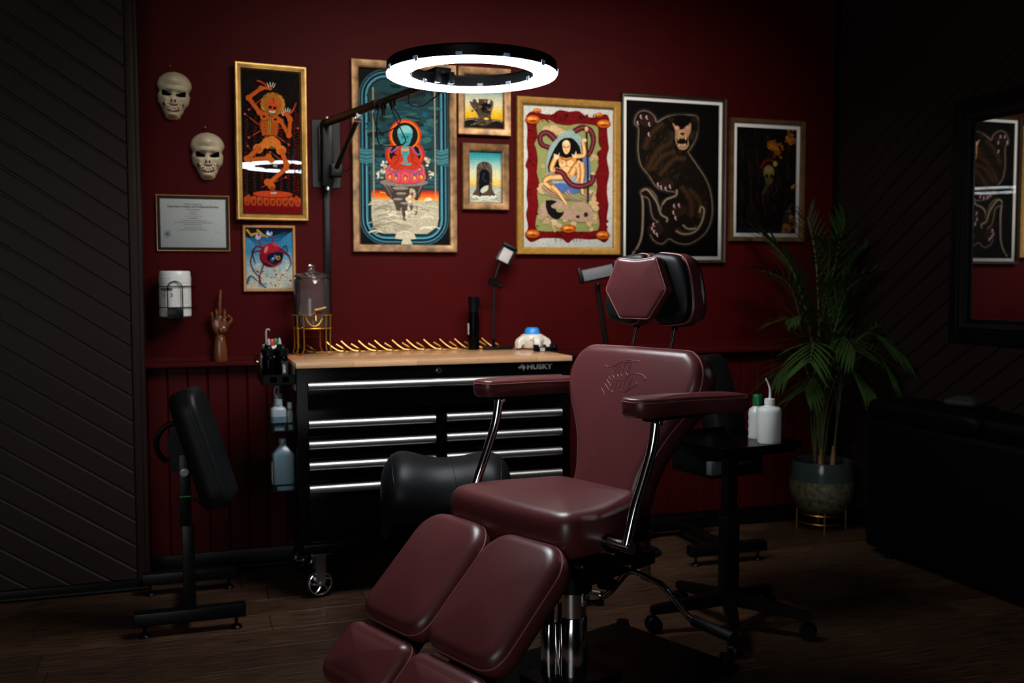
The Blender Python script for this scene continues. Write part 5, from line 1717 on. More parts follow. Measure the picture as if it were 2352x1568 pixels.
cyl(bm, (-0.014, 0, 0.318), (0.020, 0.0, 0.298), 0.010)
ball(bm, (0.022, 0, 0.296), 0.011)
obj('adjusting_knob', bm, M['black_plastic'], gl_)
Tl = Mx.Translation((0.050, -0.004, 0.445)) @ Mx.Rotation(R(-14), 4, 'Z') @ Mx.Rotation(R(28), 4, 'Y') @ Mx.Rotation(R(68), 4, 'X')
bm = N()
box(bm, (0, 0, -0.008), (0.074, 0.094, 0.016), 0.004, m=Tl)
box(bm, (0.0, 0.045, -0.004), (0.074, 0.016, 0.028), 0.005, m=Tl)
hd_ = obj('lamp_head', bm, M['black_plastic'], gl_)
bm = N()
box(bm, (0, -0.006, 0.0008), (0.050, 0.068, 0.0016), 0.0005, m=Tl)
obj('light_panel', bm, M['lamp_panel'], hd_, 'unlit pale diffuser panel')

# foot pedal
fp = thing('foot_pedal', 'cream star-shaped foot pedal with blue dome on the worktop', 'foot pedal', (1.568, -0.125, ZT), R(20))
bm = N()
lathe(bm, [(0, 0.006), (0.050, 0.006), (0.054, 0.012), (0.056, 0.030), (0.060, 0.040), (0.060, 0.048), (0.052, 0.066), (0.040, 0.071), (0, 0.071)], 40)
obj('body', bm, M['cream_plastic'], fp)
for k in range(5):
    bm = N()
    a = R(-112 + 72 * k)
    T = Mx.Rotation(a, 4, 'Z')
    pr = [(0.040, 0.066), (0.060, 0.060), (0.082, 0.046), (0.088, 0.034), (0.088, 0.006), (0.070, 0.006), (0.066, 0.020), (0.046, 0.024)]
    prism(bm, [T @ V((p[0], -0.015, p[1])) for p in pr], T.to_3x3() @ V((0, 0.030, 0)), 0.004)
    o_ = obj('arm', bm, M['cream_plastic'], fp)
    bm = N()
    cyl(bm, T @ V((0.079, 0, 0.0)), T @ V((0.079, 0, 0.0065)), 0.0105, n=14)
    obj('rubber_foot', bm, M['rubber'], o_)
bm = N()
lathe(bm, [(0, 0.070), (0.038, 0.070), (0.037, 0.079), (0.032, 0.093), (0.024, 0.101), (0, 0.102)], 32)
obj('dome', bm, M['blue_plastic'], fp, 'blue rubber dome')
bm = N()
Tr = Mx.Rotation(R(-40), 4, 'Z')
for k in range(3):
    box2(bm, (-0.009 + k * 0.0065, -0.0612, 0.0425), (-0.0045 + k * 0.0065, -0.0598, 0.0475), m=Tr)
obj('maker_mark', bm, M['red_ink'], fp, 'small faint red mark', ang=0)

# battery charger
ch = thing('battery_charger', 'flat black charger cradle with white label at the worktop right end', 'charger', (1.572, -0.30, ZT), R(4))
bm = N()
box2(bm, (-0.055, -0.02, 0.0), (0.052, 0.02, 0.020), 0.003)
box2(bm, (-0.055, -0.02, 0.0), (-0.040, 0.02, 0.031), 0.003)
box2(bm, (0.025, -0.02, 0.0), (0.052, 0.02, 0.033), 0.006)
obj('body', bm, M['black_plastic'], ch)
bm = N()
box2(bm, (-0.036, -0.0212, 0.003), (-0.014, -0.0198, 0.017))
lb = obj('label', bm, M['paper'], ch, 'small white label')
bm = N()
box2(bm, (-0.033, -0.0218, 0.009), (-0.018, -0.0210, 0.012))
obj('label_print', bm, M['ink'], lb)
bm = N()
ball(bm, (0.034, -0.0205, 0.022), 0.0028, u=8, v=6)
obj('indicator', bm, M['steel'], ch)
bm = N()
tube(bm, [(0.05, 0.005, 0.012), (0.068, 0.004, 0.006), (0.080, -0.02, 0.004)], 0.0022, 6, smooth=5)
obj('lead', bm, M['black_plastic'], ch)
# ------------------------------------------------------------------ client chair (local axes: x across, y towards the back, z up)
chair = thing('tattoo_chair', 'maroon leather studio chair with armrests and split leg rest', 'chair', (0.90, -1.85, 0), R(-68.5))
L_, SM = M['leather'], M['leather_seam']
def smooth_outline(pts, k=6):
    return [(p.x, p.y) for p in catmull([(p[0], p[1], 0) for p in pts], k, True)]
def round_poly(pts, r, n=5):
    out = []
    m = len(pts)
    rs = r if hasattr(r, '__len__') else [r] * m
    for i in range(m):
        a, b, c = V((*pts[i - 1], 0)), V((*pts[i], 0)), V((*pts[(i + 1) % m], 0))
        u, v = (a - b), (c - b)
        d = min(rs[i], u.length * 0.48, v.length * 0.48)
        p, q = b + u.normalized() * d, b + v.normalized() * d
        for k in range(n + 1):
            t = k / n
            w_ = p * (1 - t) ** 2 + b * 2 * t * (1 - t) + q * t ** 2
            out.append((w_.x, w_.y))
    return out
# seat
so = round_poly([(-0.275, -0.045), (0.0, -0.060), (0.275, -0.045), (0.278, 0.10), (0.182, 0.365), (-0.182, 0.365), (-0.278, 0.10)], [0.06, 0.1, 0.06, 0.12, 0.05, 0.05, 0.12])
T = Mx.Translation((0, 0, 0.528))
seat = obj('seat', pad(so, 0.125, 0.014, 0.042, 90, T, flare=0.006), L_, chair, ang=70)
bm = N()
q = inset(resample(so, 90), 0.0015)
sel = [p for p in q if abs(p.x) > 0.17 and p.y < 0.36]
for s in (-1, 1):
    pts = sorted([p for p in sel if p.x * s > 0], key=lambda p: p.y)
    tube(bm, [V((p.x, p.y, 0.528 + 0.078 - 0.035 * math.exp(-((p.y - 0.03) / 0.03) ** 2) * (1 if p.y < 0.03 else 0.2) - 0.05 * max(0, (-p.y - 0.0) / 0.04))) for p in pts], 0.0022, 6)
obj('piping', bm, SM, seat)
# backrest
kk = 0.35
ny = V((0, kk, 1)).normalized()
nz_ = V((0, -1, kk)).normalized()
TB = Mx((( -1, 0, 0, 0), (0, ny.y, nz_.y, 0.36), (0, ny.z, nz_.z, 0.655), (0, 0, 0, 1)))
TB = Mx(((1, 0, 0, 0), (0, ny.y, nz_.y, 0.36), (0, ny.z, nz_.z, 0.655), (0, 0, 0, 1)))
BT = 0.105
TBb = TB @ Mx.Translation((0, 0, -BT - 0.002))
half = [(0.10, -0.075), (0.137, -0.05), (0.143, 0.02), (0.155, 0.07), (0.176, 0.13), (0.212, 0.195), (0.250, 0.25), (0.272, 0.30), (0.279, 0.345), (0.272, 0.385), (0.255, 0.415), (0.225, 0.437), (0.17, 0.445)]
bo = smooth_outline(half + [(-p[0], p[1]) for p in half[::-1]], 4)
def signed(o):
    return sum(a[0] * b[1] - b[0] * a[1] for a, b in zip(o, o[1:] + o[:1]))
if signed(bo) < 0:
    bo = bo[::-1]
back = obj('backrest', pad(bo, BT, 0.004, 0.030, 110, TBb, flare=0.006), L_, chair, ang=70)
piping(bo, BT - 0.030, 0.0032, 0.0, 110, TBb, bm := N())
obj('piping', bm, SM, back)
bm = N()
piping(bo, BT - 0.045, 0.0011, 0.0, 110, TBb, bm)
obj('stitching', bm, SM, back)
# embossed lettering: flowing blackletter strokes raised out of the leather
bmt = N(); bmt.from_mesh(back.data)
bvh = BVHTree.FromBMesh(bmt)
bmt.free()
STK = [[(-108, 372), (-93, 367), (-79, 368), (-65, 372), (-55, 378), (-42, 386), (-29, 390), (-10, 394), (17, 394), (34, 394), (42, 392)], [(-54, 375), (-55, 341)], [(-43, 377), (-43, 345)], [(-36, 374), (-36, 347)], [(-21, 378), (-22, 345)], [(-21, 379), (-13, 382)], [(-28, 363), (-19, 364)], [(1, 388), (-1, 352)], [(7, 388), (6, 352)], [(-62, 340), (-52, 333)], [(-42, 344), (-33, 337)], [(-25, 345), (-18, 340)], [(-7, 353), (4, 345)], [(-45, 383), (1, 389)], [(-87, 332), (-90, 314), (-71, 299), (-61, 290)], [(-98, 302), (-97, 295), (-79, 279), (-70, 267)], [(-77, 334), (-66, 326), (-54, 324)], [(-84, 325), (-59, 305), (-56, 296)], [(-49, 319), (-52, 292), (-40, 285)], [(-35, 325), (-35, 295)], [(-32, 326), (-15, 328)], [(-15, 328), (-18, 297), (-5, 292)], [(-1, 334), (0, 300)], [(18, 335), (16, 299)], [(27, 338), (23, 299)], [(-2, 334), (7, 342), (22, 350), (41, 353), (62, 351), (78, 344), (86, 337), (80, 331)], [(48, 324), (52, 319), (43, 310), (26, 301), (12, 289)]]
bm = N()
for s in STK:
    pts = []
    for p in catmull([(a / 1000, b / 1000, 0) for a, b in s], 5):
        o0 = TB @ V((p.x, p.y, 0.08))
        hit = bvh.ray_cast(o0, -nz_)
        if hit[0] is not None:
            pts.append(hit[0])
    if len(pts) > 1:
        tube(bm, pts, 0.0014, 6)
obj('embossed_lettering', bm, L_, back, 'raised blackletter maker name pressed in leather', ang=70)
# headrest: face-cradle pads with a hexagonal centre pad
def up_T(v, z, lean):
    a = V((0, math.sin(lean), math.cos(lean)))
    b = V((0, -math.cos(lean), math.sin(lean)))
    return Mx(((1, 0, 0, 0), (0, a.y, b.y, v), (0, a.z, b.z, z), (0, 0, 0, 1)))
HT = up_T(0.655, 1.255, R(4))
for s in (-1, 1):
    o_ = [(0.012, 0.10), (0.085, 0.105), (0.135, 0.09), (0.166, 0.03), (0.183, -0.06), (0.165, -0.105), (0.11, -0.118), (0.05, -0.115), (0.030, -0.06), (0.010, 0.0)]
    o_ = smooth_outline([(s * p[0], p[1]) for p in o_], 4)
    if signed(o_) < 0:
        o_ = o_[::-1]
    cr_ = obj('cradle_pad', pad(o_, 0.072, 0.0, 0.012, 64, HT, flare=0.012), L_, chair, ang=70)
    bm = pad([(p[0] * 0.995, p[1] * 0.995) for p in o_], 0.034, 0.004, 0.022, 64, HT @ Mx.Translation((0, 0, 0.070)), flare=0.0)
    obj('cradle_face', bm, M['black_leather'], cr_, 'black leather face of cradle pad', ang=70)
    obj('piping', piping(o_, 0.071, 0.0022, -0.001, 64, HT), SM, cr_)
bm = N()
box2(bm, (-0.10, 0.640, 1.175), (0.10, 0.662, 1.32), 0.006)
obj('headrest_plate', bm, M['black_metal'], chair)
HX = up_T(0.556, 1.254, R(3))
hx = round_poly([(-0.132, -0.004), (-0.062, -0.097), (0.062, -0.097), (0.132, -0.004), (0.083, 0.100), (0.0, 0.090), (-0.083, 0.100)], [0.008, 0.008, 0.008, 0.008, 0.010, 0.06, 0.010], 4)
hex_ = obj('head_pad', pad(hx, 0.052, 0.004, 0.012, 84, HX, flare=0.002), L_, chair, ang=70)
obj('piping', piping(hx, 0.046, 0.0022, 0.001, 84, HX), SM, hex_)
for s in (-1, 1):
    bm = N()
    tube(bm, [(s * 0.083, 0.575, 1.02), (s * 0.083, 0.592, 1.075), (s * 0.083, 0.612, 1.15), (s * 0.083, 0.625, 1.20)], 0.0058, 10)
    obj('headrest_rod', bm, M['chrome'], chair, 'chrome headrest rod')
    bm = N()
    cyl(bm, (s * 0.083, 0.6055, 1.124), (s * 0.083, 0.611, 1.145), 0.010, n=14)
    obj('rod_collar', bm, M['black_plastic'], chair)
# armrests
for s in (-1, 1):
    ao = smooth_outline([(0.288, 0.165), (0.300, 0.138), (0.335, 0.128), (0.372, 0.142), (0.388, 0.185), (0.384, 0.24), (0.378, 0.34), (0.390, 0.48), (0.392, 0.575), (0.375, 0.588), (0.315, 0.588), (0.300, 0.575), (0.302, 0.46), (0.304, 0.34), (0.292, 0.24)], 4)
    ao = [(s * p[0], p[1]) for p in ao]
    if signed(ao) < 0:
        ao = ao[::-1]
    TA = Mx.Translation((0, 0, 0.900)) @ Mx.Translation((0, 0.36, 0)) @ Mx.Rotation(R(-2.0), 4, 'X') @ Mx.Translation((0, -0.36, 0))
    am = obj('armrest', pad(ao, 0.054, 0.007, 0.010, 84, TA, flare=0.003), L_, chair, ang=70)
    bm = N()
    piping(ao, 0.043, 0.0018, 0.0, 84, TA, bm)
    obj('stitching', bm, SM, am)
    ax = s * 0.345
    bm = N()
    box2(bm, (ax - 0.018, 0.19, 0.893), (ax + 0.018, 0.50, 0.903), 0.004)
    obj('armrest_plate', bm, M['black_metal'], am)
    bm = N()
    cx = s * 0.338
    tube(bm, [(ax, 0.228, 0.892), (ax, 0.214, 0.82), (ax, 0.180, 0.735), (ax, 0.144, 0.655), (s * 0.349, 0.108, 0.560)], 0.0145, 16, smooth=6)
    obj('arm_post', bm, M['chrome'], chair, 'curved chrome armrest post', ang=60)
    bm = N()
    box2(bm, (ax - 0.011, 0.215, 0.878), (ax + 0.011, 0.248, 0.905), 0.004)
    cyl(bm, (ax - 0.017, 0.232, 0.888), (ax + 0.017, 0.232, 0.888), 0.006, n=12)
    obj('post_hinge', bm, M['chrome'], chair)
    bm = N()
    cyl(bm, (s * 0.24, 0.112, 0.558), (s * 0.366, 0.112, 0.558), 0.0165, n=24)
    obj('arm_stub', bm, M['chrome'], chair, 'chrome cross stub holding the armrest post')
    bm = N()
    cyl(bm, (s * 0.25, 0.112, 0.558), (s * 0.274, 0.112, 0.558), 0.0215, n=24)
    obj('stub_collar', bm, M['black_plastic'], chair)
# leg rests: two upper pads, two foot pads, sloping down at 44 degrees
SL = R(44)
dn = V((0, -math.cos(SL), -math.sin(SL)))
nr = V((0, -math.sin(SL), math.cos(SL)))
TL0 = Mx(((1, 0, 0, 0), (0, -dn.y, nr.y, -0.043), (0, -dn.z, nr.z, 0.503), (0, 0, 0, 1)))
for s in (-1, 1):
    c = s * 0.163
    lo = round_poly([(c - 0.155, -0.345), (c + 0.155, -0.345), (c + 0.155, -0.02), (c + 0.105, 0.035), (c - 0.105, 0.035), (c - 0.155, -0.02)], [0.075, 0.075, 0.05, 0.05, 0.05, 0.05], 6)
    lg = obj('leg_pad', pad(lo, 0.085, 0.012, 0.036, 84, TL0, flare=0.008), L_, chair, ang=70)
    bm = N()
    piping(lo, 0.054, 0.0026, 0.0, 84, TL0, bm)
    obj('piping', bm, SM, lg)
    bm = N()
    piping(lo, 0.045, 0.0009, 0.0, 84, TL0, bm)
    obj('stitching', bm, SM, lg)
    fo = round_poly([(c - 0.155, -0.552), (c + 0.155, -0.552), (c + 0.155, -0.360), (c - 0.155, -0.360)], [0.07, 0.07, 0.05, 0.05], 6)
    TF = TL0 @ Mx.Translation((0, 0, -0.010))
    ft = obj('foot_pad', pad(fo, 0.085, 0.012, 0.036, 84, TF, flare=0.008), L_, chair, ang=70)
    bm = N()
    piping(fo, 0.054, 0.0026, 0.0, 84, TF, bm)
    obj('piping', bm, SM, ft)
    bm = N()
    box2(bm, (c - 0.09, -0.52, -0.022), (c + 0.09, -0.02, -0.002), 0.004, m=TL0)
    box2(bm, (c - 0.02, -0.10, -0.045), (c + 0.02, 0.05, -0.02), 0.004, m=TL0)
    obj('leg_bracket', bm, M['black_metal'], chair)
# frame
bm = N()
Tt = Mx.Translation((0, 0.2, 0.45)) @ Mx.Rotation(R(3.5), 4, 'X')
for s in (-1, 1):
    box2(bm, (s * 0.2 - 0.02, -0.13, -0.022), (s * 0.2 + 0.02, 0.17, 0.022), 0.004, m=Tt)
box2(bm, (-0.2, 0.12, -0.02), (0.2, 0.17, 0.02), 0.004, m=Tt)
box2(bm, (-0.2, -0.10, -0.02), (0.2, -0.06, 0.02), 0.004, m=Tt)
box2(bm, (-0.19, -0.10, 0.016), (0.19, 0.165, 0.0225), 0.002, m=Tt)
obj('frame', bm, M['black_metal'], chair)
bm = N()
box2(bm, (-0.205, 0.0, 0.486), (0.205, 0.30, 0.510), 0.004)
obj('seat_plate', bm, M['black_metal'], chair)
for s in (-1, 1):
    for v, z in ((0.253, 0.452), (0.060, 0.486), (0.184, 0.500)):
        bm = N()
        cyl(bm, (s * 0.200, v, z), (s * 0.230, v, z), 0.0085, n=14)
        cyl(bm, (s * 0.229, v, z), (s * 0.232, v, z), 0.005, n=8)
        obj('bolt', bm, M['brass'], chair)
bm = N()
box2(bm, (0.19, 0.145, 0.490), (0.205, 0.175, 0.512))
obj('spacer_block', bm, M['brass'], chair)
# hydraulic column
bm = N()
cyl(bm, (0, 0.235, 0.335), (0, 0.235, 0.43), 0.062, 0.055, n=32)
obj('column_head', bm, M['black_metal'], chair)
bm = N()
lathe(bm, [(0, 0.24), (0.0445, 0.24), (0.0445, 0.333), (0.041, 0.337), (0, 0.337)], 40, Mx.Translation((0, 0.235, 0)))
obj('inner_column', bm, M['chrome'], chair)
bm = N()
lathe(bm, [(0, 0.05), (0.047, 0.05), (0.047, 0.252), (0.0445, 0.256), (0, 0.256)], 40, Mx.Translation((0, 0.235, 0)))
obj('outer_column', bm, M['chrome'], chair)
bm = N()
lathe(bm, [(0, 0.05), (0.026, 0.05), (0.026, 0.235), (0.023, 0.24), (0, 0.24)], 28, Mx.Translation((-0.035, 0.172, 0)))
obj('pump_cylinder', bm, M['chrome'], chair)
bm = N()
cyl(bm, (-0.035, 0.172, 0.238), (-0.035, 0.172, 0.285), 0.016)
obj('pump_piston', bm, M['black_metal'], chair)
bm = N()
cyl(bm, (0.04, 0.245, 0.300), (0.098, 0.262, 0.312), 0.0085, n=14)
cyl(bm, (0.085, 0.258, 0.3085), (0.104, 0.264, 0.3135), 0.0105, n=8)
box2(bm, (0.040, 0.235, 0.29), (0.055, 0.26, 0.33), 0.003)
obj('lock_screw', bm, M['chrome'], chair)
bm = N()
cyl(bm, (0.125, 0.265, 0.385), (0.125, 0.265, 0.43), 0.010)
lathe(bm, [(0, 0.362), (0.030, 0.364), (0.033, 0.370), (0.033, 0.380), (0.022, 0.388), (0, 0.390)], 24, Mx.Translation((0.125, 0.265, 0)))
obj('tilt_knob', bm, M['black_plastic'], chair)
# recline release bar behind the column
bm = N()
hv = 0.47
tube(bm, [(-0.115, hv, 0.240), (-0.090, hv, 0.245), (-0.055, hv, 0.275), (-0.010, hv, 0.325), (0.020, hv, 0.350), (0.055, hv, 0.355), (0.120, hv, 0.346), (0.160, hv, 0.336), (0.227, hv, 0.292), (0.265, hv, 0.265), (0.30, hv, 0.254)], 0.0105, 12, smooth=5)
obj('release_bar', bm, M['chrome'], chair, 'bent chrome release bar')
bm = N()
cyl(bm, (0.285, hv, 0.259), (0.43, hv, 0.246), 0.0165, n=16)
obj('hand_grip', bm, M['rubber'], chair, 'black rubber hand grip')
bm = N()
cyl(bm, (-0.16, hv, 0.236), (-0.105, hv, 0.242), 0.0135, n=14)
obj('end_cap', bm, M['chrome'], chair)
bm = N()
box2(bm, (0.070, hv - 0.004, 0.336), (0.108, hv + 0.002, 0.50), 0.001)
box2(bm, (-0.108, hv - 0.004, 0.356), (-0.070, hv + 0.002, 0.50), 0.001)
obj('bar_bracket', bm, M['steel'], chair)
bm = N()
for z in (0.37, 0.40, 0.43):
    cyl(bm, (0.089, hv - 0.0045, z), (0.089, hv - 0.003, z), 0.004, n=10)
obj('bracket_hole', bm, M['void'], chair)
bm = N()
box2(bm, (-0.12, 0.34, 0.475), (0.12, 0.50, 0.490), 0.003)
box2(bm, (-0.08, 0.46, 0.47), (0.08, 0.50, 0.62), 0.004)
obj('back_bracket', bm, M['black_metal'], chair)
# base
bm = N()
box2(bm, (-0.27, -0.20, 0.035), (0.27, 0.72, 0.055), 0.006)
box2(bm, (-0.10, 0.10, 0.05), (0.10, 0.36, 0.075), 0.01)
obj('base_plate', bm, M['black_metal'], chair)
for x, y in ((-0.245, 0.715), (0.20, 0.735), (-0.245, -0.17), (0.245, -0.17)):
    bm = N()
    cyl(bm, (x, y, 0.0), (x, y, 0.05), 0.026, n=20)
    cyl(bm, (x, y, 0.048), (x, y, 0.066), 0.022, n=20)
    obj('levelling_foot', bm, M['black_metal'], chair)
# ------------------------------------------------------------------ black saddle stool
SX, SY = 0.905, -1.05
sd = thing('saddle_stool', 'black leather saddle stool between the cabinet and the maroon chair', 'stool', (SX, SY, 0), R(-12))
bm = N()
nu, nv = 40, 22
def saddle(u, v):
    """u along the length -1..1, v across -1..1 folded over; two humps with a dip between"""
    x = 0.24 * math.sin(u * PI / 2 * 0.999)
    end = math.sqrt(max(0.0, 1 - abs(u) ** 3.0))
    top = 0.630 + 0.040 * math.exp(-((u + 0.52) / 0.30) ** 2) + 0.030 * math.exp(-((u - 0.50) / 0.34) ** 2)
    wid = (0.120 + 0.050 * math.exp(-((u + 0.55) / 0.4) ** 2) + 0.035 * math.exp(-((u - 0.6) / 0.4) ** 2)) * (0.2 + 0.8 * end)
    a = v * R(125)
    y = wid * math.sin(a) * 1.1
    drop = 0.145 * (1 - math.cos(a)) * (0.55 + 0.45 * end)
    return V((x, y, top - drop - 0.15 * (1 - end)))
g = [[bm.verts.new(saddle(-1 + 2 * i / nu, -1 + 2 * j / nv)) for j in range(nv + 1)] for i in range(nu + 1)]
for i in range(nu):
    for j in range(nv):
        bm.faces.new((g[i][j], g[i + 1][j], g[i + 1][j + 1], g[i][j + 1]))
loop_ = [g[i][0] for i in range(nu + 1)] + [g[nu][j] for j in range(1, nv + 1)] + [g[i][nv] for i in range(nu - 1, -1, -1)] + [g[0][j] for j in range(nv - 1, 0, -1)]
low = [bm.verts.new((v.co.x * 0.9, v.co.y * 0.8, v.co.z - 0.012)) for v in loop_]
for i in range(len(loop_)):
    j = (i + 1) % len(loop_)
    bm.faces.new((loop_[i], loop_[j], low[j], low[i]))
bm.faces.new(low)
sdl = obj('saddle', bm, M['black_leather'], sd, ang=80, recalc=True)
bm = N()
for u0 in (-0.62, 0.62):
    tube(bm, [saddle(u0 + 0.16 * (abs(-1 + 2 * j / nv) ** 2) * (1 if u0 < 0 else -1), -1 + 2 * j / nv) + V((0, 0, 0.0005)) for j in range(nv + 1)], 0.0016, 6)
tube(bm, [saddle(0.05 + 0.15 * (-1 + 2 * j / nv) ** 2, -1 + 2 * j / nv) for j in range(nv // 2 + 1)], 0.0016, 6)
obj('seam', bm, M['black_leather'], sdl, ang=60)
bm = N()
cyl(bm, (0, 0, 0.40), (0, 0, 0.50), 0.09, 0.10, n=24)
obj('seat_plate', bm, M['black_metal'], sd)
bm = N()
cyl(bm, (0, 0, 0.11), (0, 0, 0.27), 0.027); cyl(bm, (0, 0, 0.26), (0, 0, 0.42), 0.014)
obj('gas_lift', bm, M['black_metal'], sd)
def five_star(parent, r, z, zr, a0, wheel=0.028, T0=None, m=None):
    T0 = T0 or Mx.Identity(4)
    for k in range(5):
        a = a0 + 2 * PI * k / 5
        d = V((math.cos(a), math.sin(a), 0))
        s_ = V((-math.sin(a), math.cos(a), 0))
        bm = N()
        A_, B_2 = [], []
        pr = [(-0.5, 0), (0.5, 0), (0.5, 1), (-0.5, 1)]
        rr_ = []
        for f, w_, h in ((0.0, 0.052, 0.050), (0.5, 0.044, 0.042), (0.93, 0.036, 0.032), (1.0, 0.034, 0.030)):
            zz = z + (zr - z) * f
            rr_.append([bm.verts.new(T0 @ (d * r * f + s_ * w_ * p[0] + V((0, 0, zz - h * 0.5 + h * p[1])))) for p in pr])
        for P1, P2 in zip(rr_, rr_[1:]):
            for i in range(4):
                bm.faces.new((P1[i], P1[(i + 1) % 4], P2[(i + 1) % 4], P2[i]))
        bm.faces.new(rr_[0][::-1]); bm.faces.new(rr_[-1])
        bmesh.ops.bevel(bm, geom=bm.edges[:], offset=0.006, segments=2, affect='EDGES')
        lg = obj('leg', bm, m or M['black_plastic'], parent, ang=50, recalc=True)
        bm = N()
        for q in (-1, 1):
            cyl(bm, T0 @ (d * (r - 0.012) + s_ * (q * 0.006) + V((0, 0, wheel))), T0 @ (d * (r - 0.012) + s_ * (q * 0.024) + V((0, 0, wheel))), wheel, wheel * 0.93, n=20)
        cyl(bm, T0 @ (d * (r - 0.012) + V((0, 0, wheel))), T0 @ (d * (r - 0.012) + V((0, 0, zr))), 0.008, n=10)
        obj('caster', bm, M['black_plastic'], lg)
five_star(sd, 0.235, 0.10, 0.072, R(20))

# ------------------------------------------------------------------ two padded arm/leg rest stands
def rest_stand(name, label, x, y, rz, px, py, pz, prz, green=True, bz=0.045):
    t = thing(name, label, 'rest stand', (x, y, 0), rz, 'padded rest stands')
    def bar(nm, lo, hi):
        bm = N()
        box2(bm, lo, hi, 0.004)
        return obj(nm, bm, M['black_metal'], t)
    bar('front_bar', (-0.195, -0.025, bz), (0.195, 0.025, bz + 0.048))
    bar('rear_bar', (-0.185, 0.485, bz), (0.185, 0.535, bz + 0.048))
    bar('spine_bar', (-0.022, 0.025, bz + 0.003), (0.022, 0.485, bz + 0.045))
    for fx, fy in ((-0.16, 0), (0.16, 0), (-0.155, 0.51), (0.155, 0.51)):
        bm = N()
        lathe(bm, [(0, 0), (0.020, 0), (0.021, 0.004), (0.014, 0.013), (0.006, 0.016), (0.006, bz), (0, bz)], 20, Mx.Translation((fx, fy, 0)))
        obj('levelling_foot', bm, M['black_plastic'], t)
    bm = N()
    box2(bm, (-0.0245, -0.020, bz + 0.047), (0.0185, 0.020, 0.40), 0.003)
    obj('outer_post', bm, M['black_metal'], t)
    bm = N()
    box2(bm, (-0.030, -0.016, 0.395), (0.008, 0.016, 0.66), 0.003)
    obj('inner_post', bm, M['black_metal'], t)
    if green:
        bm = N()
        box2(bm, (-0.0305, -0.0172, 0.505), (0.0085, -0.0158, 0.509))
        obj('height_mark', bm, M['green_mark'], t, 'thin green height mark')
    bm = N()
    cyl(bm, (0.015, 0.0, 0.49), (0.045, 0.0, 0.49), 0.005, n=10)
    cyl(bm, (0.035, 0.0, 0.49), (0.062, 0.0, 0.49), 0.020, n=16)
    obj('height_knob', bm, M['black_plastic'], t)
    bm = N()
    pr = [(-0.055, 0.60), (0.06, 0.58), (0.08, 0.64), (0.06, 0.74), (-0.02, 0.80), (-0.07, 0.72)]
    prism(bm, [(p[0], -0.012, p[1]) for p in pr], (0, 0.024, 0), 0.003)
    ring = [(-0.03 + 0.075 * math.cos(a), 0.0, 0.70 + 0.075 * math.sin(a)) for a in [R(70 + 170 * i / 14) for i in range(15)]]
    tube(bm, ring, 0.010, 8)
    obj('tilt_bracket', bm, M['black_metal'], t)
    bm = N()
    cyl(bm, (-0.012, -0.018, 0.598), (-0.012, -0.030, 0.598), 0.015, n=24)
    cyl(bm, (-0.012, -0.028, 0.598), (-0.012, -0.036, 0.598), 0.009, n=14)
    obj('pivot_disc', bm, M['steel'], t, 'bright pivot disc')
    # pad: long axis tilted, broad face to one side
    T = Mx.Translation((px, py, pz)) @ Mx.Rotation(prz, 4, 'Z') @ Mx.Rotation(R(73), 4, 'Y')
    out = round_poly([(-0.215, -0.07), (-0.16, -0.11), (0.19, -0.11), (0.225, -0.08), (0.225, 0.08), (0.19, 0.11), (-0.16, 0.11), (-0.215, 0.07)], 0.03, 4)
    bm = pad(out, 0.095, 0.008, 0.026, 72, T @ Mx.Translation((0, 0, -0.05)), flare=0.006)
    pd = obj('pad', bm, M['black_leather'], t, ang=70)
    bm = N()
    piping(out, 0.068, 0.0015, 0.0, 72, T @ Mx.Translation((0, 0, -0.05)), bm)
    obj('piping', bm, M['black_leather'], pd)
    return t
rest_stand('rest_stand', 'black padded rest stand by the dark panelled wall, tilted up steeply', 0.004, -0.80, 0.0, 0.060, -0.02, 0.690, R(-14))
rest_stand('rest_stand', 'black padded rest stand half hidden behind the rolling tray table', 2.33, -0.63, 0.0, -0.02, 0.06, 0.735, R(-62), False)

# ------------------------------------------------------------------ rolling tray table
tx, ty = 1.893, -1.38
tb = thing('tray_table', 'black rolling tray table on a single post with five casters', 'table', (tx, ty, 0), R(8))
bm = N()
box2(bm, (-0.031, -0.026, 0.10), (0.031, 0.026, 0.42), 0.006)
obj('outer_post', bm, M['black_metal'], tb)
bm = N()
box2(bm, (-0.025, -0.020, 0.40), (0.025, 0.020, 0.655), 0.006)
obj('inner_post', bm, M['black_metal'], tb)
five_star(tb, 0.30, 0.115, 0.082, R(-52), 0.030)
bm = N()
tw, td, tz = 0.40, 0.46, 0.655
o0, o1, o2 = rrect(tw, td, 0.03, 5), rrect(tw - 0.012, td - 0.012, 0.026, 5), rrect(tw - 0.02, td - 0.02, 0.022, 5)
rr_ = []
Tt = Mx.Translation((0.125, 0.185, tz))
for o_, z in ((o1, -0.004), (o0, 0.0), (o0, 0.020), (o1, 0.021), (o2, 0.003)):
    rr_.append([bm.verts.new(Tt @ V((p[0], p[1], z))) for p in o_])
n = len(o0)
for A_, B_2 in zip(rr_, rr_[1:]):
    for i in range(n):
        bm.faces.new((A_[i], A_[(i + 1) % n], B_2[(i + 1) % n], B_2[i]))
bm.faces.new(rr_[0][::-1]); bm.faces.new(rr_[-1])
obj('tray', bm, M['black_gloss'], tb, ang=40)
bm = N()
box2(bm, (-0.06, -0.02, 0.635), (0.30, 0.30, 0.652), 0.004)
obj('tray_support', bm, M['black_metal'], tb)
bm = N()
box2(bm, (-0.045, 0.06, 0.545), (0.21, 0.30, 0.636), 0.006)
dr = obj('under_drawer', bm, M['black_plastic'], tb)
bm = N()
box2(bm, (-0.060, 0.03, 0.565), (0.05, 0.062, 0.615), 0.004)
obj('packet', bm, M['grey_pad'], dr, 'grey wrapped packet in the drawer front')
bm = N()
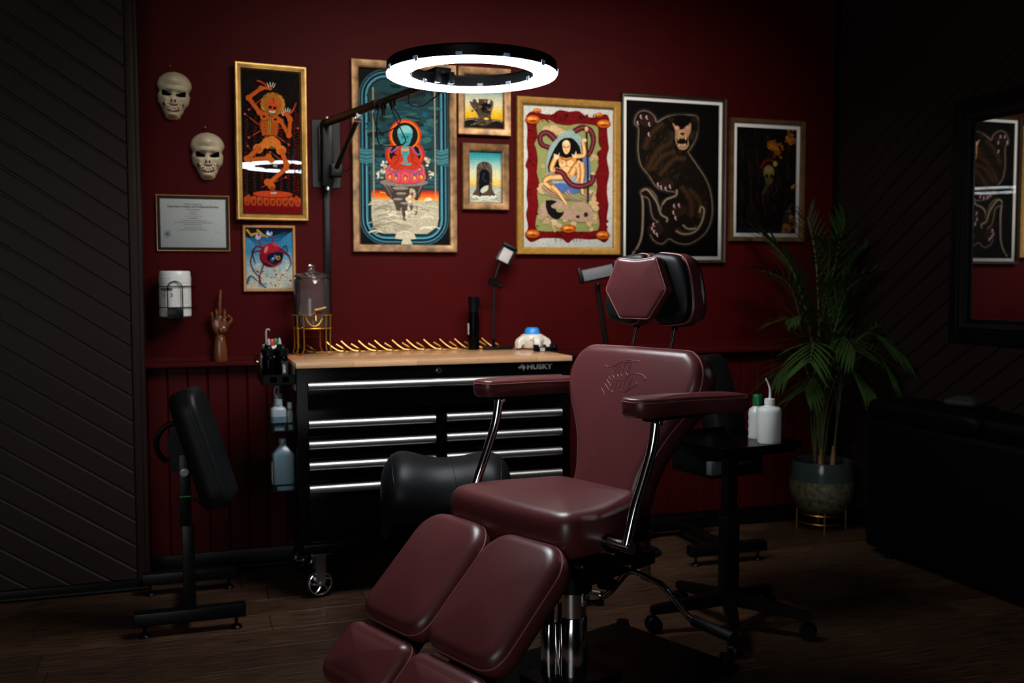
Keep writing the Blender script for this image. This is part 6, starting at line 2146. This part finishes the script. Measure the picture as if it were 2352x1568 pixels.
box2(bm, (0.06, 0.045, 0.590), (0.14, 0.062, 0.604), 0.003)
obj('drawer_pull', bm, M['steel'], dr)

# wash bottle, and a green-capped bottle behind it
zt = tz + 0.0035
wb = thing('wash_bottle', 'translucent white wash bottle with bent spout on the black tray', 'bottle', (2.135, -1.262, zt))
bm = N()
lathe(bm, [(0, 0), (0.0440, 0), (0.0455, 0.003), (0.0455, 0.120), (0.0445, 0.128), (0.038, 0.137), (0.020, 0.143), (0.0175, 0.146), (0.0175, 0.152), (0, 0.152)], 36)
obj('body', bm, M['frosted'], wb)
bm = N()
lathe(bm, [(0, 0.148), (0.0195, 0.148), (0.0195, 0.168), (0.0165, 0.171), (0, 0.172)], 28)
for z in (0.152, 0.157, 0.162):
    tube(bm, [(0.0197 * math.cos(2 * PI * i / 28), 0.0197 * math.sin(2 * PI * i / 28), z) for i in range(28)], 0.0008, 5, closed=True)
obj('cap', bm, M['frosted'], wb)
bm = N()
tube(bm, [(0, 0, 0.170), (0.001, 0, 0.190), (-0.001, 0, 0.212), (-0.010, 0, 0.234), (-0.019, 0, 0.248)], 0.0052, 10, smooth=5, r_end=0.0028)
obj('spout', bm, M['frosted'], wb)
gb = thing('soap_bottle', 'white ribbed bottle with green cap behind the wash bottle', 'bottle', (2.152, -1.150, zt))
bm = N()
lathe(bm, [(0, 0), (0.034, 0), (0.036, 0.004), (0.0335, 0.02), (0.036, 0.035), (0.0335, 0.05), (0.036, 0.065), (0.0335, 0.08), (0.036, 0.095), (0.032, 0.115), (0.016, 0.128), (0.015, 0.132), (0, 0.132)], 30)
obj('body', bm, M['white_plastic'], gb)
bm = N()
lathe(bm, [(0, 0.130), (0.0185, 0.130), (0.0185, 0.172), (0.017, 0.174), (0, 0.174)], 24)
obj('cap', bm, M['green_plastic'], gb)

# ------------------------------------------------------------------ tablet stand with slanted pole
tsx, tsy = 2.02, -0.35
tsd = thing('tablet_stand', 'black floor stand with slanted pole and empty tablet clamp behind the chair', 'stand', (tsx, tsy, 0))
top_ = V((-0.212, 0, 1.235))
bm = N()
cyl(bm, (0, 0, 0.02), top_, 0.014, 0.012, n=14)
obj('pole', bm, M['black_metal'], tsd)
bm = N()
lathe(bm, [(0, 0), (0.105, 0), (0.11, 0.006), (0.10, 0.016), (0.03, 0.024), (0, 0.026)], 32)
obj('base', bm, M['black_metal'], tsd)
bm = N()
cyl(bm, top_, top_ + V((-0.006, -0.01, 0.032)), 0.012, n=12)
ball(bm, top_ + V((-0.003, -0.008, 0.030)), 0.013)
obj('ball_joint', bm, M['black_plastic'], tsd)
Tc = Mx.Translation(top_ + V((-0.006, -0.018, 0.082))) @ Mx.Rotation(R(-9), 4, 'Y') @ Mx.Rotation(R(-12), 4, 'X') @ Mx.Rotation(R(-14), 4, 'Z')
bm = N()
box2(bm, (-0.082, -0.006, -0.030), (0.082, 0.012, 0.030), 0.004, m=Tc)
cl = obj('clamp_body', bm, M['black_plastic'], tsd)
bm = N()
box2(bm, (-0.070, -0.0085, -0.024), (0.070, -0.0055, 0.026), 0.001, m=Tc)
obj('foam_pad', bm, M['grey_pad'], cl, 'grey foam pad')
for s in (-1, 1):
    bm = N()
    box2(bm, (s * 0.084 - 0.007, -0.022, -0.030), (s * 0.084 + 0.007, 0.012, 0.040), 0.005, m=Tc)
    obj('jaw', bm, M['black_plastic'], cl)

# ------------------------------------------------------------------ potted palm
pxx, pyy = 3.128, -0.215
plant = thing('potted_palm', 'tall green palm in a speckled glazed pot in the dark corner', 'plant', (pxx, pyy, 0.088))
pst = thing('plant_stand', 'low gold wire stand under the palm pot', 'stand', (pxx, pyy, 0))
bm = N()
tube(bm, [(0.112 * math.cos(2 * PI * i / 32), 0.112 * math.sin(2 * PI * i / 32), 0.082) for i in range(32)], 0.004, 6, closed=True)
obj('hoop', bm, M['brass'], pst)
bm = N()
tube(bm, [(0.122 * math.cos(2 * PI * i / 32), 0.122 * math.sin(2 * PI * i / 32), 0.04) for i in range(32)], 0.0022, 6, closed=True)
obj('lower_hoop', bm, M['brass'], pst)
for k in range(4):
    a = R(-118 + 90 * k)
    bm = N()
    tube(bm, [(0.122 * math.cos(a), 0.122 * math.sin(a), 0.0), (0.122 * math.cos(a), 0.122 * math.sin(a), 0.10)], 0.0036, 6)
    obj('leg', bm, M['brass'], pst)
bm = N()
lathe(bm, [(0, 0), (0.085, 0.0), (0.110, 0.006), (0.140, 0.04), (0.158, 0.085), (0.163, 0.125), (0.160, 0.175), (0, 0.175)], 48)
pot = obj('pot', bm, M['pot_rough'], plant, 'speckled stoneware lower pot')
bm = N()
lathe(bm, [(0.1605, 0.172), (0.158, 0.21), (0.152, 0.262), (0.150, 0.268), (0.145, 0.268), (0.143, 0.26), (0.148, 0.21), (0, 0.21)], 48)
obj('glazed_rim', bm, M['pot_glaze'], pot, 'dark green glazed rim')
bm = N()
cyl(bm, (0, 0, 0.21), (0, 0, 0.235), 0.146, n=36)
obj('soil', bm, M['soil'], plant)
prn = random.Random(11)
BASES = [(-0.03, -0.03), (0.0, 0.0), (0.05, -0.02), (-0.02, 0.03), (0.03, 0.03)]
for x, y in BASES[:3]:
    bm = N()
    cyl(bm, (x, y, 0.23), (x * 1.1, y * 1.1, 0.34), 0.014, 0.009, n=10)
    obj('husk', bm, M['husk'], plant)
# fronds: (azimuth deg, reach, crown height of tip, droop)
FR = [(185, 0.42, 1.35, 0.10), (170, 0.34, 1.45, 0.02), (200, 0.30, 1.15, 0.15), (240, 0.22, 1.42, 0.05), (275, 0.14, 1.50, 0.0), (120, 0.10, 1.52, 0.0), (300, 0.22, 1.32, 0.10), (330, 0.20, 1.40, 0.05), (225, 0.40, 1.02, 0.22), (260, 0.34, 1.05, 0.20), (295, 0.42, 1.08, 0.25), (250, 0.16, 1.22, 0.05), (190, 0.32, 0.92, 0.2), (285, 0.30, 0.85, 0.2), (215, 0.26, 0.80, 0.15), (310, 0.38, 0.95, 0.2)]
for az, reach, ht, droop in FR:
    a = R(az)
    d = V((math.cos(a), math.sin(a), 0))
    b = BASES[prn.randrange(5)]
    z0 = 0.24
    P0 = V((b[0], b[1], z0))
    mid = V((b[0], b[1], 0)) * 1.4 + d * reach * 0.12 + V((0, 0, z0 + (ht - z0) * 0.45))
    q3 = d * reach * 0.5 + V((0, 0, z0 + (ht - z0) * 0.82))
    tip = d * reach + V((0, 0, ht - droop))
    spine = [V((min(p.x, XR - 0.04 - pxx), min(p.y, -0.03 - pyy), p.z)) for p in catmull([P0, mid, q3, tip], 8)]
    bm = N()
    tube(bm, spine, 0.0050, 6, r_end=0.0016)
    fr = obj('stem', bm, M['stem'], plant)
    bm = N()
    n = len(spine)
    side = V((-d.y, d.x, 0))
    if az in (275, 120, 250):
        side = V((1, 0, 0.1)).normalized()
    st0 = int(n * 0.42)
    for i in range(st0, n - 1):
        for rep in range(1):
            p = spine[i]
            t_ = (spine[i + 1] - spine[i]).normalized()
            f = (i - st0) / (n - 1 - st0)
            ln = (0.15 + 0.11 * math.sin(PI * min(1, 0.25 + f * 0.75))) * prn.uniform(0.85, 1.1)
            for s_ in (-1, 1):
                dr_ = (side * s_ * (0.75 - 0.35 * f) + t_ * 0.8 + V((0, 0, 0.10))).normalized()
                wv = dr_.cross(V((0, 0, 1)) if abs(dr_.z) < 0.9 else V((1, 0, 0))).normalized() * prn.uniform(0.007, 0.010)
                dp = V((0, 0, -1)) * ln * prn.uniform(0.12, 0.35)
                pts = [(0.0, 0.25), (0.3, 1.0), (0.65, 0.8), (1.0, 0.02)]
                rows = []
                for k, w_ in pts:
                    c = p + dr_ * ln * k + dp * k * k
                    fold = V((0, 0, 0.25)) * wv.length * w_
                    rows.append((bm.verts.new(c - wv * w_ + fold), bm.verts.new(c), bm.verts.new(c + wv * w_ + fold)))
                for r1, r2 in zip(rows, rows[1:]):
                    bm.faces.new((r1[0], r1[1], r2[1], r2[0]))
                    bm.faces.new((r1[1], r1[2], r2[2], r2[1]))
    for v in bm.verts:
        v.co.x = min(v.co.x, XR - 0.03 - pxx)
        v.co.y = min(v.co.y, -0.02 - pyy)
    obj('frond', bm, M['leaf'], fr, ang=60)

# ------------------------------------------------------------------ low black upholstered bench along the right wall
be = thing('storage_bench', 'low black upholstered bench along the dark right wall', 'bench', (3.18, -1.6, 0))
bm = N()
box2(bm, (3.045, -2.75, 0.03), (3.318, -0.66, 0.64), 0.03, seg=4)
obj('body', bm, M['bench'], be, w=True)
for k in range(3):
    bm = N()
    y1 = -0.655 - k * 0.70
    pd_ = rrect(0.275, 0.69, 0.04, 5)
    bm = pad(pd_, 0.085, 0.012, 0.03, 64, Mx.Translation((3.1825, y1 - 0.345, 0.642)))
    obj('cushion', bm, M['bench'], be, w=True, ang=70)
bm = N()
for y in (-2.6, -0.8):
    for x in (3.08, 3.285):
        cyl(bm, (x, y, 0), (x, y, 0.04), 0.02)
obj('foot', bm, M['black_plastic'], be, w=True)
cu2 = thing('throw_cushion', 'small dark grey cushion lying on the black bench', 'cushion', (3.20, -1.12, 0.742), R(20))
bm = pad(rrect(0.13, 0.15, 0.03, 5), 0.028, 0.016, 0.014, 60)
obj('cover', bm, M['dark_fabric'], cu2, ang=70)
